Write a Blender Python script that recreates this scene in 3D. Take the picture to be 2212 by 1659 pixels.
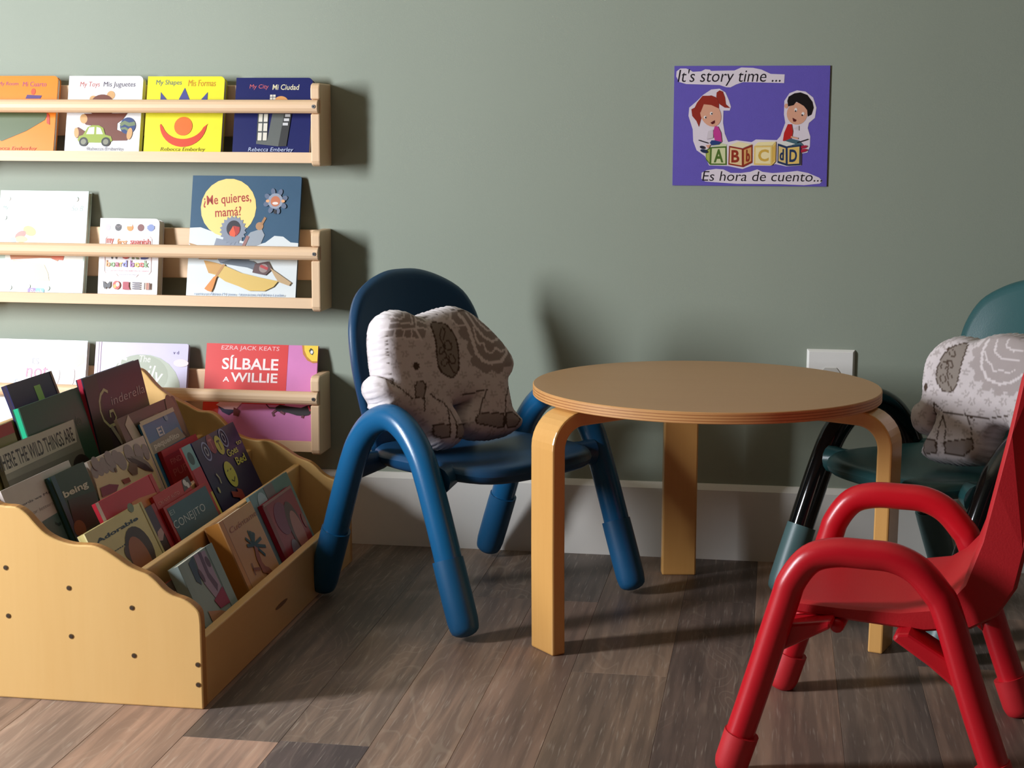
import bpy, bmesh, math, random
import numpy as np
from mathutils import Vector, Matrix, Euler
from mathutils.geometry import delaunay_2d_cdt

random.seed(7)
for _o in list(bpy.data.objects):
    bpy.data.objects.remove(_o, do_unlink=True)
SC = bpy.context.scene
COL = SC.collection

# ------------------------------------------------------------------ camera
F_PX, CX, CY = 3580.0, 1106.0, 829.5
PITCH, ROLL, YAW = 0.14992, 0.005, -0.15758
WALL_Y = 3.10                       # camera stands 3.1 m from the back wall
CAM_H = 0.7982
_f = np.array([math.sin(YAW) * math.cos(PITCH), math.cos(YAW) * math.cos(PITCH), -math.sin(PITCH)])
_r = np.array([math.cos(YAW), -math.sin(YAW), 0.0])
_u = np.cross(_r, _f)
CAM_R = math.cos(ROLL) * _r + math.sin(ROLL) * _u
CAM_U = -math.sin(ROLL) * _r + math.cos(ROLL) * _u
CAM_F = _f
CAM_O = np.array([0.0, 0.0, CAM_H])
cam_d = bpy.data.cameras.new('camera')
cam_d.sensor_fit = 'HORIZONTAL'
cam_d.sensor_width = 36.0
cam_d.lens = 36.0 * F_PX / 2212.0
cam_d.clip_start = 0.05
cam = bpy.data.objects.new('camera', cam_d)
COL.objects.link(cam)
cam.matrix_world = Matrix(((CAM_R[0], CAM_U[0], -CAM_F[0], 0), (CAM_R[1], CAM_U[1], -CAM_F[1], 0),
                           (CAM_R[2], CAM_U[2], -CAM_F[2], CAM_H), (0, 0, 0, 1)))
SC.camera = cam

# ------------------------------------------------------------------ light and exposure
SC.view_settings.view_transform = 'Standard'
SC.view_settings.look = 'None'
SC.view_settings.gamma = 1.0
SC.view_settings.use_curve_mapping = False
SC.view_settings.exposure = 0.0
world = bpy.data.worlds.new('world')
SC.world = world
world.use_nodes = True
_bg = world.node_tree.nodes['Background']
_bg.inputs[0].default_value = (0.75, 0.87, 1.0, 1)
_bg.inputs[1].default_value = 1.0
# a narrow upright window in the angled left wall
WIN_C, WIN_Z, WIN_W, WIN_H = np.array([-2.5, 1.3]), 1.02, 0.34, 1.00
WIN_N = np.array([1.0, 1.0]) / math.sqrt(2)          # faces into the room
WIN_T = np.array([1.0, -1.0]) / math.sqrt(2)
ROOM_X0, ROOM_X1, ROOM_Y0, ROOM_H = -3.0, 2.4, -1.6, 2.45
def area_light(name, loc, direction, sx, sy, power, color):
    d = bpy.data.lights.new(name, 'AREA')
    d.shape = 'RECTANGLE'; d.size = sx; d.size_y = sy; d.energy = power; d.color = color
    o = bpy.data.objects.new(name, d); COL.objects.link(o)
    o.location = loc
    o.rotation_euler = Vector(direction).to_track_quat('-Z', 'Y').to_euler()
    return o
area_light('window_daylight', (WIN_C[0] - 0.02 * WIN_N[0], WIN_C[1] - 0.02 * WIN_N[1], WIN_Z), (0.90, 0.60, -0.36), WIN_W - 0.04, WIN_H - 0.06, 84.0, (0.96, 1.0, 1.07))

# ------------------------------------------------------------------ pixel -> place (each on a known plane)
def ray(x, y):
    return CAM_F + CAM_R * ((x - CX) / F_PX) - CAM_U * ((y - CY) / F_PX)
def at_z(x, y, z=0.0):
    q = ray(x, y); return CAM_O + q * ((z - CAM_H) / q[2])
def at_y(x, y, Y):
    q = ray(x, y); return CAM_O + q * (Y / q[1])
def at_wall(x, y, d=0.0):
    return at_y(x, y, WALL_Y - d)
def at_plane(x, y, p, n):
    q = ray(x, y); p = np.asarray(p, float); n = np.asarray(n, float)
    return CAM_O + q * (((p - CAM_O) @ n) / (q @ n))

# ------------------------------------------------------------------ materials
def lin(c):
    out = []
    for v in c[:3]:
        v /= 255.0
        out.append(v / 12.92 if v <= 0.04045 else ((v + 0.055) / 1.055) ** 2.4)
    return (out[0], out[1], out[2], 1.0)
_mats = {}
def mat(name, rgb, rough=0.5, spec=0.5, bump=0.0, bscale=200.0, var=0.0, vscale=6.0, coat=0.0):
    """plain material with slight procedural colour variation and fine relief"""
    if name in _mats: return _mats[name]
    m = bpy.data.materials.new(name); m.use_nodes = True
    nt = m.node_tree; b = nt.nodes['Principled BSDF']
    c = lin(rgb)
    b.inputs['Base Color'].default_value = c
    b.inputs['Roughness'].default_value = rough
    b.inputs['Specular IOR Level'].default_value = spec
    if coat: 
        b.inputs['Coat Weight'].default_value = coat; b.inputs['Coat Roughness'].default_value = 0.12
    m.diffuse_color = c
    if var > 0 or bump > 0:
        tc = nt.nodes.new('ShaderNodeTexCoord')
    if var > 0:
        n = nt.nodes.new('ShaderNodeTexNoise'); n.inputs['Scale'].default_value = vscale; n.inputs['Detail'].default_value = 4
        nt.links.new(tc.outputs['Object'], n.inputs['Vector'])
        mx = nt.nodes.new('ShaderNodeMix'); mx.data_type = 'RGBA'
        mx.inputs['A'].default_value = tuple(max(0, v * (1 - var)) for v in c[:3]) + (1,)
        mx.inputs['B'].default_value = tuple(min(1, v * (1 + var)) for v in c[:3]) + (1,)
        nt.links.new(n.outputs['Fac'], mx.inputs['Factor']); nt.links.new(mx.outputs['Result'], b.inputs['Base Color'])
    if bump > 0:
        n2 = nt.nodes.new('ShaderNodeTexNoise'); n2.inputs['Scale'].default_value = bscale; n2.inputs['Detail'].default_value = 3
        nt.links.new(tc.outputs['Object'], n2.inputs['Vector'])
        bp = nt.nodes.new('ShaderNodeBump'); bp.inputs['Strength'].default_value = bump; bp.inputs['Distance'].default_value = 0.002
        nt.links.new(n2.outputs['Fac'], bp.inputs['Height']); nt.links.new(bp.outputs['Normal'], b.inputs['Normal'])
    _mats[name] = m
    return m
def wood(name, a, b_, axis='X', scale=14.0, stretch=0.06, rough=0.42, contrast=1.0, coat=0.0, fine=0.35):
    """two-tone grain running along one axis"""
    if name in _mats: return _mats[name]
    m = bpy.data.materials.new(name); m.use_nodes = True
    nt = m.node_tree; bs = nt.nodes['Principled BSDF']
    tc = nt.nodes.new('ShaderNodeTexCoord'); mp = nt.nodes.new('ShaderNodeMapping')
    s = [scale] * 3; s['XYZ'.index(axis)] = scale * stretch
    mp.inputs['Scale'].default_value = s
    nt.links.new(tc.outputs['Object'], mp.inputs['Vector'])
    n = nt.nodes.new('ShaderNodeTexNoise'); n.inputs['Scale'].default_value = 1.0; n.inputs['Detail'].default_value = 5; n.inputs['Distortion'].default_value = 0.6
    nt.links.new(mp.outputs[0], n.inputs['Vector'])
    mp2 = nt.nodes.new('ShaderNodeMapping'); mp2.inputs['Scale'].default_value = [v * 11 for v in s]
    nt.links.new(tc.outputs['Object'], mp2.inputs['Vector'])
    n2 = nt.nodes.new('ShaderNodeTexNoise'); n2.inputs['Scale'].default_value = 1.0; n2.inputs['Detail'].default_value = 2
    nt.links.new(mp2.outputs[0], n2.inputs['Vector'])
    add = nt.nodes.new('ShaderNodeMix'); add.data_type = 'FLOAT'; add.inputs['Factor'].default_value = fine
    nt.links.new(n.outputs['Fac'], add.inputs['A']); nt.links.new(n2.outputs['Fac'], add.inputs['B'])
    cr = nt.nodes.new('ShaderNodeValToRGB')
    w = 0.28 / max(contrast, .01)
    cr.color_ramp.elements[0].position = max(0, 0.5 - w); cr.color_ramp.elements[1].position = min(1, 0.5 + w)
    cr.color_ramp.elements[0].color = lin(b_); cr.color_ramp.elements[1].color = lin(a)
    nt.links.new(add.outputs['Result'], cr.inputs[0]); nt.links.new(cr.outputs[0], bs.inputs['Base Color'])
    bs.inputs['Roughness'].default_value = rough
    if coat: bs.inputs['Coat Weight'].default_value = coat; bs.inputs['Coat Roughness'].default_value = 0.2
    m.diffuse_color = lin(a)
    _mats[name] = m
    return m
def ink(rgb):
    return mat('print_%d_%d_%d' % tuple(rgb), rgb, rough=0.38, spec=0.45)

# ------------------------------------------------------------------ mesh building
def tag(o, label=None, cat=None, group=None, kind=None):
    if label: o['label'] = label
    if cat: o['category'] = cat
    if group: o['group'] = group
    if kind: o['kind'] = kind
    return o
def empty(name, loc=(0, 0, 0), rz=0.0):
    o = bpy.data.objects.new(name, None); COL.objects.link(o)
    o.location = loc; o.rotation_euler = (0, 0, rz); o.empty_display_size = 0.05
    return o
class MB:
    def __init__(s): s.v = []; s.f = []; s.m = []; s.sm = []
    def add(s, verts, faces, mi=0, smooth=False):
        k = len(s.v); s.v += [tuple(map(float, p)) for p in verts]
        for fc in faces:
            s.f.append(tuple(i + k for i in fc)); s.m.append(mi); s.sm.append(smooth)
    def box(s, lo, hi, mi=0):
        x0, y0, z0 = lo; x1, y1, z1 = hi
        s.add([(x0, y0, z0), (x1, y0, z0), (x1, y1, z0), (x0, y1, z0), (x0, y0, z1), (x1, y0, z1), (x1, y1, z1), (x0, y1, z1)],
              [(3, 2, 1, 0), (4, 5, 6, 7), (0, 1, 5, 4), (1, 2, 6, 5), (2, 3, 7, 6), (3, 0, 4, 7)], mi)
    def prism(s, pts, ext, mi=0, mside=None, smooth=False):
        """closed polygon (3D points) pushed along ext"""
        pts = [np.asarray(p, float) for p in pts]; ext = np.asarray(ext, float); n = len(pts)
        nrm = np.zeros(3)
        for i in range(n): nrm += np.cross(pts[i] - pts[0], pts[(i + 1) % n] - pts[0])
        if nrm @ ext > 0: pts = pts[::-1]
        vs = pts + [p + ext for p in pts]
        s.add(vs, [tuple(range(n)), tuple(range(2 * n - 1, n - 1, -1))], mi)
        s.add(vs, [(i, i + n, (i + 1) % n + n, (i + 1) % n) for i in range(n)], mi if mside is None else mside, smooth)
    def tube(s, path, rad, seg=14, mi=0, round_ends=(True, True), smooth=True):
        P = [np.asarray(p, float) for p in path]
        R = list(rad) if hasattr(rad, '__len__') else [rad] * len(P)
        # rounded ends: extra rings
        def cap(p, d, r, k=4, flat=0.6):
            pts, rs = [], []
            for i in range(1, k + 1):
                a = math.pi / 2 * i / k
                pts.append(p + d * (r * flat * math.sin(a))); rs.append(max(r * math.cos(a), r * 0.02))
            return pts, rs
        if round_ends[0]:
            d = P[0] - P[1]; d /= np.linalg.norm(d); e, er = cap(P[0], d, R[0]); P = e[::-1] + P; R = er[::-1] + R
        if round_ends[1]:
            d = P[-1] - P[-2]; d /= np.linalg.norm(d); e, er = cap(P[-1], d, R[-1]); P = P + e; R = R + er
        n = len(P); T = []
        for i in range(n):
            t = P[min(i + 1, n - 1)] - P[max(i - 1, 0)]; T.append(t / (np.linalg.norm(t) + 1e-12))
        ref = np.array([0, 0, 1.0]) if abs(T[0][2]) < 0.9 else np.array([1.0, 0, 0])
        u = np.cross(ref, T[0]); u /= np.linalg.norm(u)
        rings = []
        for i in range(n):
            u = u - T[i] * (u @ T[i]); u /= np.linalg.norm(u); w = np.cross(T[i], u)
            rings.append([P[i] + R[i] * (math.cos(a) * u + math.sin(a) * w) for a in [2 * math.pi * j / seg for j in range(seg)]])
        vs = [p for r in rings for p in r]; fs = []
        for i in range(n - 1):
            for j in range(seg):
                fs.append((i * seg + j, i * seg + (j + 1) % seg, (i + 1) * seg + (j + 1) % seg, (i + 1) * seg + j))
        s.add(vs, fs, mi, smooth)
        s.add(vs, [tuple(range(seg - 1, -1, -1)), tuple(range((n - 1) * seg, n * seg))], mi, False)
    def build(s, name, mats, parent=None, origin=None, bevel=0.0, bseg=2, autosmooth=None, limit=40):
        if not isinstance(mats, (list, tuple)): mats = [mats]
        me = bpy.data.meshes.new(name)
        o0 = np.zeros(3) if origin is None else np.asarray(origin, float)
        me.from_pydata([tuple(np.asarray(p) - o0) for p in s.v], [], s.f)
        for m in mats: me.materials.append(m)
        me.polygons.foreach_set('material_index', s.m)
        me.polygons.foreach_set('use_smooth', s.sm)
        me.validate()
        if bevel > 0:
            bm = bmesh.new(); bm.from_mesh(me)
            bmesh.ops.remove_doubles(bm, verts=bm.verts, dist=1e-6)
            es = [e for e in bm.edges if len(e.link_faces) == 2 and e.calc_face_angle(0) > math.radians(limit)]
            bmesh.ops.bevel(bm, geom=es, offset=bevel, segments=bseg, affect='EDGES', profile=0.5, clamp_overlap=True)
            bm.to_mesh(me); bm.free()
        me.update()
        o = bpy.data.objects.new(name, me); COL.objects.link(o)
        if parent is not None: o.parent = parent
        elif origin is not None: o.location = origin
        return o
def spline(pts, n=8, closed=False):
    P = [np.asarray(p, float) for p in pts]; out = []; k = len(P)
    rng = range(k if closed else k - 1)
    for i in rng:
        if closed: a, b, c, d = P[(i - 1) % k], P[i], P[(i + 1) % k], P[(i + 2) % k]
        else: a, b, c, d = P[max(i - 1, 0)], P[i], P[i + 1], P[min(i + 2, k - 1)]
        for j in range(n):
            t = j / n
            out.append(0.5 * ((2 * b) + (c - a) * t + (2 * a - 5 * b + 4 * c - d) * t * t + (-a + 3 * b - 3 * c + d) * t ** 3))
    if not closed: out.append(P[-1])
    return out
def shell(mb, outline, centre, to3d, thick, rings=(0, .35, .6, .78, .9, .955, .985, 1.0), mi=0):
    """rounded slab over a star-shaped outline; to3d(a, b, t) places plane point (a,b) at thickness offset t"""
    n = len(outline); c = np.asarray(centre, float)
    def side(sgn):
        vs = []
        for r in rings[1:]:
            e = max(0.0, (r - 0.9) / 0.1)
            t = sgn * thick * 0.5 * math.sqrt(max(0.0, 1 - e * e))
            for p in outline:
                q = c + (np.asarray(p, float) - c) * r
                vs.append(to3d(q[0], q[1], t))
        return vs
    A = side(1); B = side(-1); k = len(rings) - 1
    va = [to3d(c[0], c[1], thick * .5)] + A; vb = [to3d(c[0], c[1], -thick * .5)] + B
    fa = [(0, 1 + j, 1 + (j + 1) % n) for j in range(n)]; 
    for i in range(k - 1):
        for j in range(n):
            fa.append((1 + i * n + j, 1 + (i + 1) * n + j, 1 + (i + 1) * n + (j + 1) % n, 1 + i * n + (j + 1) % n))
    mb.add(va, fa, mi, True); mb.add(vb, [f[::-1] for f in fa], mi, True)
def text_mesh(body, bold=0.0, shear=0.0):
    cu = bpy.data.curves.new('txt', 'FONT'); cu.body = body; cu.size = 1.0; cu.shear = shear
    cu.offset = bold; cu.resolution_u = 3
    ob = bpy.data.objects.new('txt', cu); COL.objects.link(ob)
    dg = bpy.context.evaluated_depsgraph_get(); dg.update()
    me = bpy.data.meshes.new_from_object(ob.evaluated_get(dg))
    v = np.array([p.co[:2] for p in me.vertices]) if len(me.vertices) else np.zeros((0, 2))
    f = [tuple(p.vertices) for p in me.polygons]
    bpy.data.objects.remove(ob, do_unlink=True); bpy.data.curves.remove(cu); bpy.data.meshes.remove(me)
    return v, f
def circle(u, v, ru, rv, n=24, rot=0.0, a0=0.0, a1=2 * math.pi):
    out = []
    for i in range(n + (0 if abs(a1 - a0 - 2 * math.pi) < 1e-6 else 1)):
        a = a0 + (a1 - a0) * i / n
        x, y = ru * math.cos(a), rv * math.sin(a)
        out.append((u + x * math.cos(rot) - y * math.sin(rot), v + x * math.sin(rot) + y * math.cos(rot)))
    return out
def stroke(pts, w, closed=False):
    """flat ribbon polygon pieces along a polyline, (2D)"""
    P = [np.asarray(p, float) for p in pts]
    if closed: P = P + [P[0]]
    L, R_ = [], []
    for i in range(len(P)):
        t = P[min(i + 1, len(P) - 1)] - P[max(i - 1, 0)]; t = t / (np.linalg.norm(t) + 1e-9); nn = np.array([-t[1], t[0]])
        L.append(P[i] + nn * w / 2); R_.append(P[i] - nn * w / 2)
    return L, R_
class Print:
    """flat print on a plane: shapes given in fractions of a w x h sheet (u right, v up)"""
    def __init__(s, O, eu, ev, n, w, h, lift=0.00025):
        s.O, s.eu, s.ev, s.n = [np.asarray(a, float) for a in (O, eu, ev, n)]
        s.w, s.h, s.lift = w, h, lift; s.layer = 0; s.mb = MB(); s.mats = []; s.cols = {}
    def P(s, u, v, k): return s.O + s.eu * (u * s.w) + s.ev * (v * s.h) + s.n * (s.lift + 0.00009 * k)
    def mi(s, c):
        c = tuple(c)
        if c not in s.cols: s.cols[c] = len(s.mats); s.mats.append(ink(c))
        return s.cols[c]
    def poly(s, pts, c):
        s.layer += 1
        A = 0.0; n = len(pts)
        for i in range(n):
            x0, y0 = pts[i][:2]; x1, y1 = pts[(i + 1) % n][:2]; A += x0 * y1 - x1 * y0
        if A < 0: pts = pts[::-1]
        s.mb.add([s.P(p[0], p[1], s.layer) for p in pts], [tuple(range(n))], s.mi(c))
    def rect(s, u0, v0, u1, v1, c): s.poly([(u0, v0), (u1, v0), (u1, v1), (u0, v1)], c)
    def ell(s, u, v, ru, rv, c, rot=0.0, n=22): s.poly(circle(u, v, ru, rv, n, rot), c)
    def line(s, pts, w, c, closed=False):
        """stroke; pts in fractions, w in fraction of width"""
        s.layer += 1
        q = [(p[0] * s.w, p[1] * s.h) for p in pts]; L, R_ = stroke(q, w * s.w, closed)
        vs = [s.P(p[0] / s.w, p[1] / s.h, s.layer) for p in L] + [s.P(p[0] / s.w, p[1] / s.h, s.layer) for p in R_]
        n = len(L); s.mb.add(vs, [(i, n + i, n + i + 1, i + 1) for i in range(n - 1)], s.mi(c))
    def ring(s, u, v, ru, rv, w, c): s.line(circle(u, v, ru, rv, 24), w, c, True)
    def text(s, body, u0, v0, u1, v1, c, bold=0.0, shear=0.0, rot=0.0):
        """text stretched to fill the box; rot (rad) about the box centre"""
        v, f = text_mesh(body, bold, shear)
        if not len(v): return
        s.layer += 1
        lo, hi = v.min(0), v.max(0); q = (v - lo) / (hi - lo)
        X = (u0 + q[:, 0] * (u1 - u0)) * s.w; Y = (v0 + q[:, 1] * (v1 - v0)) * s.h
        cx, cy = (u0 + u1) / 2 * s.w, (v0 + v1) / 2 * s.h
        X2 = cx + (X - cx) * math.cos(rot) - (Y - cy) * math.sin(rot); Y2 = cy + (X - cx) * math.sin(rot) + (Y - cy) * math.cos(rot)
        s.mb.add([s.P(a / s.w, b / s.h, s.layer) for a, b in zip(X2, Y2)], f, s.mi(c))
    def zoom(s, x0, y0, k):
        """read following coordinates as a close-up of the photo: origin x0,y0 magnified k times"""
        s.zo = (x0, y0, k)
    def uv(s, x, y):
        x0, y0, k = s.zo; q = at_plane(x0 + x / k, y0 + y / k, s.O, s.n) - s.O
        return (float(q @ s.eu) / s.w, float(q @ s.ev) / s.h)
    def U(s, pts): return [s.uv(*p) for p in pts]
    def ztext(s, body, bl, tr, c, **k): s.text(body, *s.uv(*bl), *s.uv(*tr), c, **k)
    def build(s, name, parent, origin):
        return s.mb.build(name, s.mats, parent, origin) if s.mb.v else None

# ================================================================== ROOM
def wall_material():
    m = bpy.data.materials.new('sage_green_wall_paint'); m.use_nodes = True
    nt = m.node_tree; b = nt.nodes['Principled BSDF']
    tc = nt.nodes.new('ShaderNodeTexCoord')
    n = nt.nodes.new('ShaderNodeTexNoise'); n.inputs['Scale'].default_value = 1.4; n.inputs['Detail'].default_value = 3
    mp = nt.nodes.new('ShaderNodeMapping'); mp.inputs['Scale'].default_value = (2.2, 2.2, 0.7)
    nt.links.new(tc.outputs['Object'], mp.inputs['Vector']); nt.links.new(mp.outputs[0], n.inputs['Vector'])
    cr = nt.nodes.new('ShaderNodeValToRGB')
    cr.color_ramp.elements[0].position = .3; cr.color_ramp.elements[1].position = .7
    cr.color_ramp.elements[0].color = lin((149, 157, 142)); cr.color_ramp.elements[1].color = lin((153, 161, 146))
    nt.links.new(n.outputs['Fac'], cr.inputs[0]); nt.links.new(cr.outputs[0], b.inputs['Base Color'])
    b.inputs['Roughness'].default_value = 0.62; b.inputs['Specular IOR Level'].default_value = 0.35
    n2 = nt.nodes.new('ShaderNodeTexNoise'); n2.inputs['Scale'].default_value = 330; n2.inputs['Detail'].default_value = 2
    nt.links.new(tc.outputs['Object'], n2.inputs['Vector'])
    bp = nt.nodes.new('ShaderNodeBump'); bp.inputs['Strength'].default_value = 0.12; bp.inputs['Distance'].default_value = 0.001
    nt.links.new(n2.outputs['Fac'], bp.inputs['Height']); nt.links.new(bp.outputs['Normal'], b.inputs['Normal'])
    return m
M_WALL = wall_material()
M_WALL2 = mat('dark_unseen_wall', (88, 76, 64), rough=0.7, var=0.03)  # unseen walls, colour made dark to lower the bounce light in the room
M_WHITE = mat('white_trim_paint', (228, 224, 216), rough=0.35, spec=0.5, bump=0.05, bscale=90)
M_CEIL = mat('warm_white_ceiling', (232, 222, 196), rough=0.9, var=0.02)
def struct(name, mb, mats, **k):
    return tag(mb.build(name, mats, **k), kind='structure')
T = 0.12
mb = MB(); mb.box((ROOM_X0 - T, WALL_Y, 0), (ROOM_X1 + T, WALL_Y + T, ROOM_H)); struct('wall_back', mb, M_WALL)
mb = MB(); mb.box((ROOM_X1, ROOM_Y0, 0), (ROOM_X1 + T, WALL_Y, ROOM_H)); struct('wall_right', mb, M_WALL2)
mb = MB(); mb.box((ROOM_X0 - T, ROOM_Y0 - T, 0), (ROOM_X1 + T, ROOM_Y0, ROOM_H)); struct('wall_front', mb, M_WALL2)
# left wall: straight, angled with the window, straight
za, zb = WIN_Z - WIN_H / 2, WIN_Z + WIN_H / 2
D0, D1 = np.array([-3.0, 1.8]), np.array([-1.5, 0.3])
mb = MB(); mb.box((ROOM_X0 - T, 1.8, 0), (ROOM_X0, WALL_Y, ROOM_H)); mb.box((-1.5 - T, ROOM_Y0, 0), (-1.5, 0.3 - .05, ROOM_H))
def slab(a, b, z0, z1):
    o_ = -WIN_N * T
    mb.prism([(a[0], a[1], z0), (b[0], b[1], z0), (b[0] + o_[0], b[1] + o_[1], z0), (a[0] + o_[0], a[1] + o_[1], z0)], (0, 0, z1 - z0))
WA, WB = WIN_C - WIN_T * WIN_W / 2, WIN_C + WIN_T * WIN_W / 2
slab(D0, WA, 0, ROOM_H); slab(WB, D1, 0, ROOM_H); slab(WA, WB, 0, za); slab(WA, WB, zb, ROOM_H)
struct('wall_left', mb, M_WALL)
mb = MB(); mb.box((ROOM_X0 - T, ROOM_Y0 - T, ROOM_H), (ROOM_X1 + T, WALL_Y + T, ROOM_H + 0.1)); struct('ceiling', mb, M_CEIL)
# window frame set in the opening
w1 = tag(empty('window_1', (WIN_C[0], WIN_C[1], za)), kind='structure')
mb = MB(); t = 0.018
def bar(a0, a1, z0, z1, d0=-.075, d1=-.035):
    p = [WIN_C + WIN_T * q + WIN_N * d for q, d in ((a0, d0), (a1, d0), (a1, d1), (a0, d1))]
    mb.prism([(q[0], q[1], z0) for q in p], (0, 0, z1 - z0))
hw_ = WIN_W / 2
bar(-hw_, -hw_ + t, za, zb); bar(hw_ - t, hw_, za, zb); bar(-hw_ + t, hw_ - t, za, za + t); bar(-hw_ + t, hw_ - t, zb - t, zb)
mb.build('window_frame', M_WHITE, w1, (WIN_C[0], WIN_C[1], za))
mb = MB(); bar(-hw_ - .03, hw_ + .03, za - .025, za - .001, -.03, .04); mb.build('window_sill', M_WHITE, w1, (WIN_C[0], WIN_C[1], za))
# baseboard
def baseboard(name, a, b, ax, depth_sign):
    mb = MB(); d = 0.013
    prof = [(0, 0), (d, 0), (d, 0.134), (d * .55, 0.1415), (d * .35, 0.1445), (0, 0.1445)]
    if ax == 'x': pts = [(a[0], a[1] + depth_sign * p[0], p[1]) for p in prof]; ext = (b[0] - a[0], 0, 0)
    else: pts = [(a[0] + depth_sign * p[0], a[1], p[1]) for p in prof]; ext = (0, b[1] - a[1], 0)
    mb.prism(pts, ext); struct(name, mb, M_WHITE)
baseboard('baseboard_back', (ROOM_X0, WALL_Y), (ROOM_X1, WALL_Y), 'x', -1)
baseboard('baseboard_left', (ROOM_X0, 1.8), (ROOM_X0, WALL_Y - 0.014), 'y', 1)
baseboard('baseboard_right', (ROOM_X1, ROOM_Y0), (ROOM_X1, WALL_Y - 0.014), 'y', -1)

# floor: vinyl planks on a slab
def plank_material():
    m = bpy.data.materials.new('brown_grey_vinyl_plank'); m.use_nodes = True
    nt = m.node_tree; b = nt.nodes['Principled BSDF']; L = nt.links
    tc = nt.nodes.new('ShaderNodeTexCoord'); oi = nt.nodes.new('ShaderNodeObjectInfo')
    sh = nt.nodes.new('ShaderNodeVectorMath'); sh.operation = 'ADD'
    cmb = nt.nodes.new('ShaderNodeCombineXYZ'); mul = nt.nodes.new('ShaderNodeMath'); mul.operation = 'MULTIPLY'; mul.inputs[1].default_value = 37.0
    L.new(oi.outputs['Random'], mul.inputs[0]); L.new(mul.outputs[0], cmb.inputs[0]); L.new(mul.outputs[0], cmb.inputs[1])
    L.new(tc.outputs['Object'], sh.inputs[0]); L.new(cmb.outputs[0], sh.inputs[1])
    def noise(scale, detail, dist=0.0):
        mp = nt.nodes.new('ShaderNodeMapping'); mp.inputs['Scale'].default_value = scale
        L.new(sh.outputs[0], mp.inputs['Vector'])
        n = nt.nodes.new('ShaderNodeTexNoise'); n.inputs['Scale'].default_value = 1; n.inputs['Detail'].default_value = detail; n.inputs['Distortion'].default_value = dist
        L.new(mp.outputs[0], n.inputs['Vector']); return n.outputs['Fac']
    broad = noise((9, 1.6, 1), 3, 0.4); grain = noise((70, 3.2, 1), 5, 0.3); fine = noise((330, 14, 1), 2)
    # cathedral figure: contour lines of a slow stretched noise
    fig = noise((13, 2.6, 1), 1.5, 0.6)
    s1 = nt.nodes.new('ShaderNodeMath'); s1.operation = 'MULTIPLY'; s1.inputs[1].default_value = 85; L.new(fig, s1.inputs[0])
    s2 = nt.nodes.new('ShaderNodeMath'); s2.operation = 'SINE'; L.new(s1.outputs[0], s2.inputs[0])
    def ramp(src, p0, p1, c0=(0, 0, 0, 1), c1=(1, 1, 1, 1)):
        r = nt.nodes.new('ShaderNodeValToRGB'); r.color_ramp.elements[0].position = p0; r.color_ramp.elements[1].position = p1
        r.color_ramp.elements[0].color = c0; r.color_ramp.elements[1].color = c1; L.new(src, r.inputs[0]); return r.outputs[0]
    def mix(fac, a, b_, mode='MIX'):
        x = nt.nodes.new('ShaderNodeMix'); x.data_type = 'RGBA'; x.blend_type = mode
        if isinstance(fac, float): x.inputs['Factor'].default_value = fac
        else: L.new(fac, x.inputs['Factor'])
        for k, v in (('A', a), ('B', b_)):
            if isinstance(v, tuple): x.inputs[k].default_value = v
            else: L.new(v, x.inputs[k])
        return x.outputs['Result']
    base = oi.outputs['Color']
    c = mix(ramp(broad, .35, .65), mix(1.0, base, (0.66, 0.66, 0.68, 1), 'MULTIPLY'), mix(1.0, base, (1.22, 1.16, 1.10, 1), 'MULTIPLY'))
    c = mix(ramp(grain, .42, .60), c, mix(1.0, c, (1.45, 1.42, 1.38, 1), 'MULTIPLY'))
    f1 = nt.nodes.new('ShaderNodeMath'); f1.operation = 'MULTIPLY'; f1.inputs[1].default_value = 0.13
    L.new(ramp(s2.outputs[0], .72, .98), f1.inputs[0])
    f1b = nt.nodes.new('ShaderNodeMath'); f1b.operation = 'MULTIPLY'; L.new(f1.outputs[0], f1b.inputs[0]); L.new(ramp(broad, .45, .62), f1b.inputs[1])
    c = mix(f1b.outputs[0], c, lin((205, 188, 165)))
    f2 = nt.nodes.new('ShaderNodeMath'); f2.operation = 'MULTIPLY'; f2.inputs[1].default_value = 0.28
    L.new(ramp(fine, .60, .72), f2.inputs[0]); c = mix(f2.outputs[0], c, lin((206, 194, 178)))
    L.new(c, b.inputs['Base Color'])
    b.inputs['Roughness'].default_value = 0.48; b.inputs['Specular IOR Level'].default_value = 0.4
    bp = nt.nodes.new('ShaderNodeBump'); bp.inputs['Strength'].default_value = 0.25; bp.inputs['Distance'].default_value = 0.0008
    L.new(grain, bp.inputs['Height']); L.new(bp.outputs['Normal'], b.inputs['Normal'])
    return m
M_PLANK = plank_material()
M_SLAB = mat('dark_underlay', (52, 45, 40), rough=0.9)
mb = MB(); mb.box((ROOM_X0 - T, ROOM_Y0 - T, -0.1), (ROOM_X1 + T, WALL_Y + T, -0.0035)); floor = struct('floor', mb, M_SLAB)
_seams = [-0.142, -0.286, -0.397, -0.51, -0.632, -0.765]
while _seams[-1] > ROOM_X0: _seams.append(_seams[-1] - 0.124)
_seams = _seams[::-1]
while _seams[-1] < ROOM_X1: _seams.append(_seams[-1] + 0.124)
_cuts = {(-0.765,): [2.024], (-0.632,): [2.03], (-0.51,): [2.758], (-0.397,): [2.758]}
_tones = [(122, 103, 92), (100, 87, 80), (138, 114, 99), (110, 97, 88), (128, 106, 92), (92, 81, 76), (146, 120, 105)]
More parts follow.
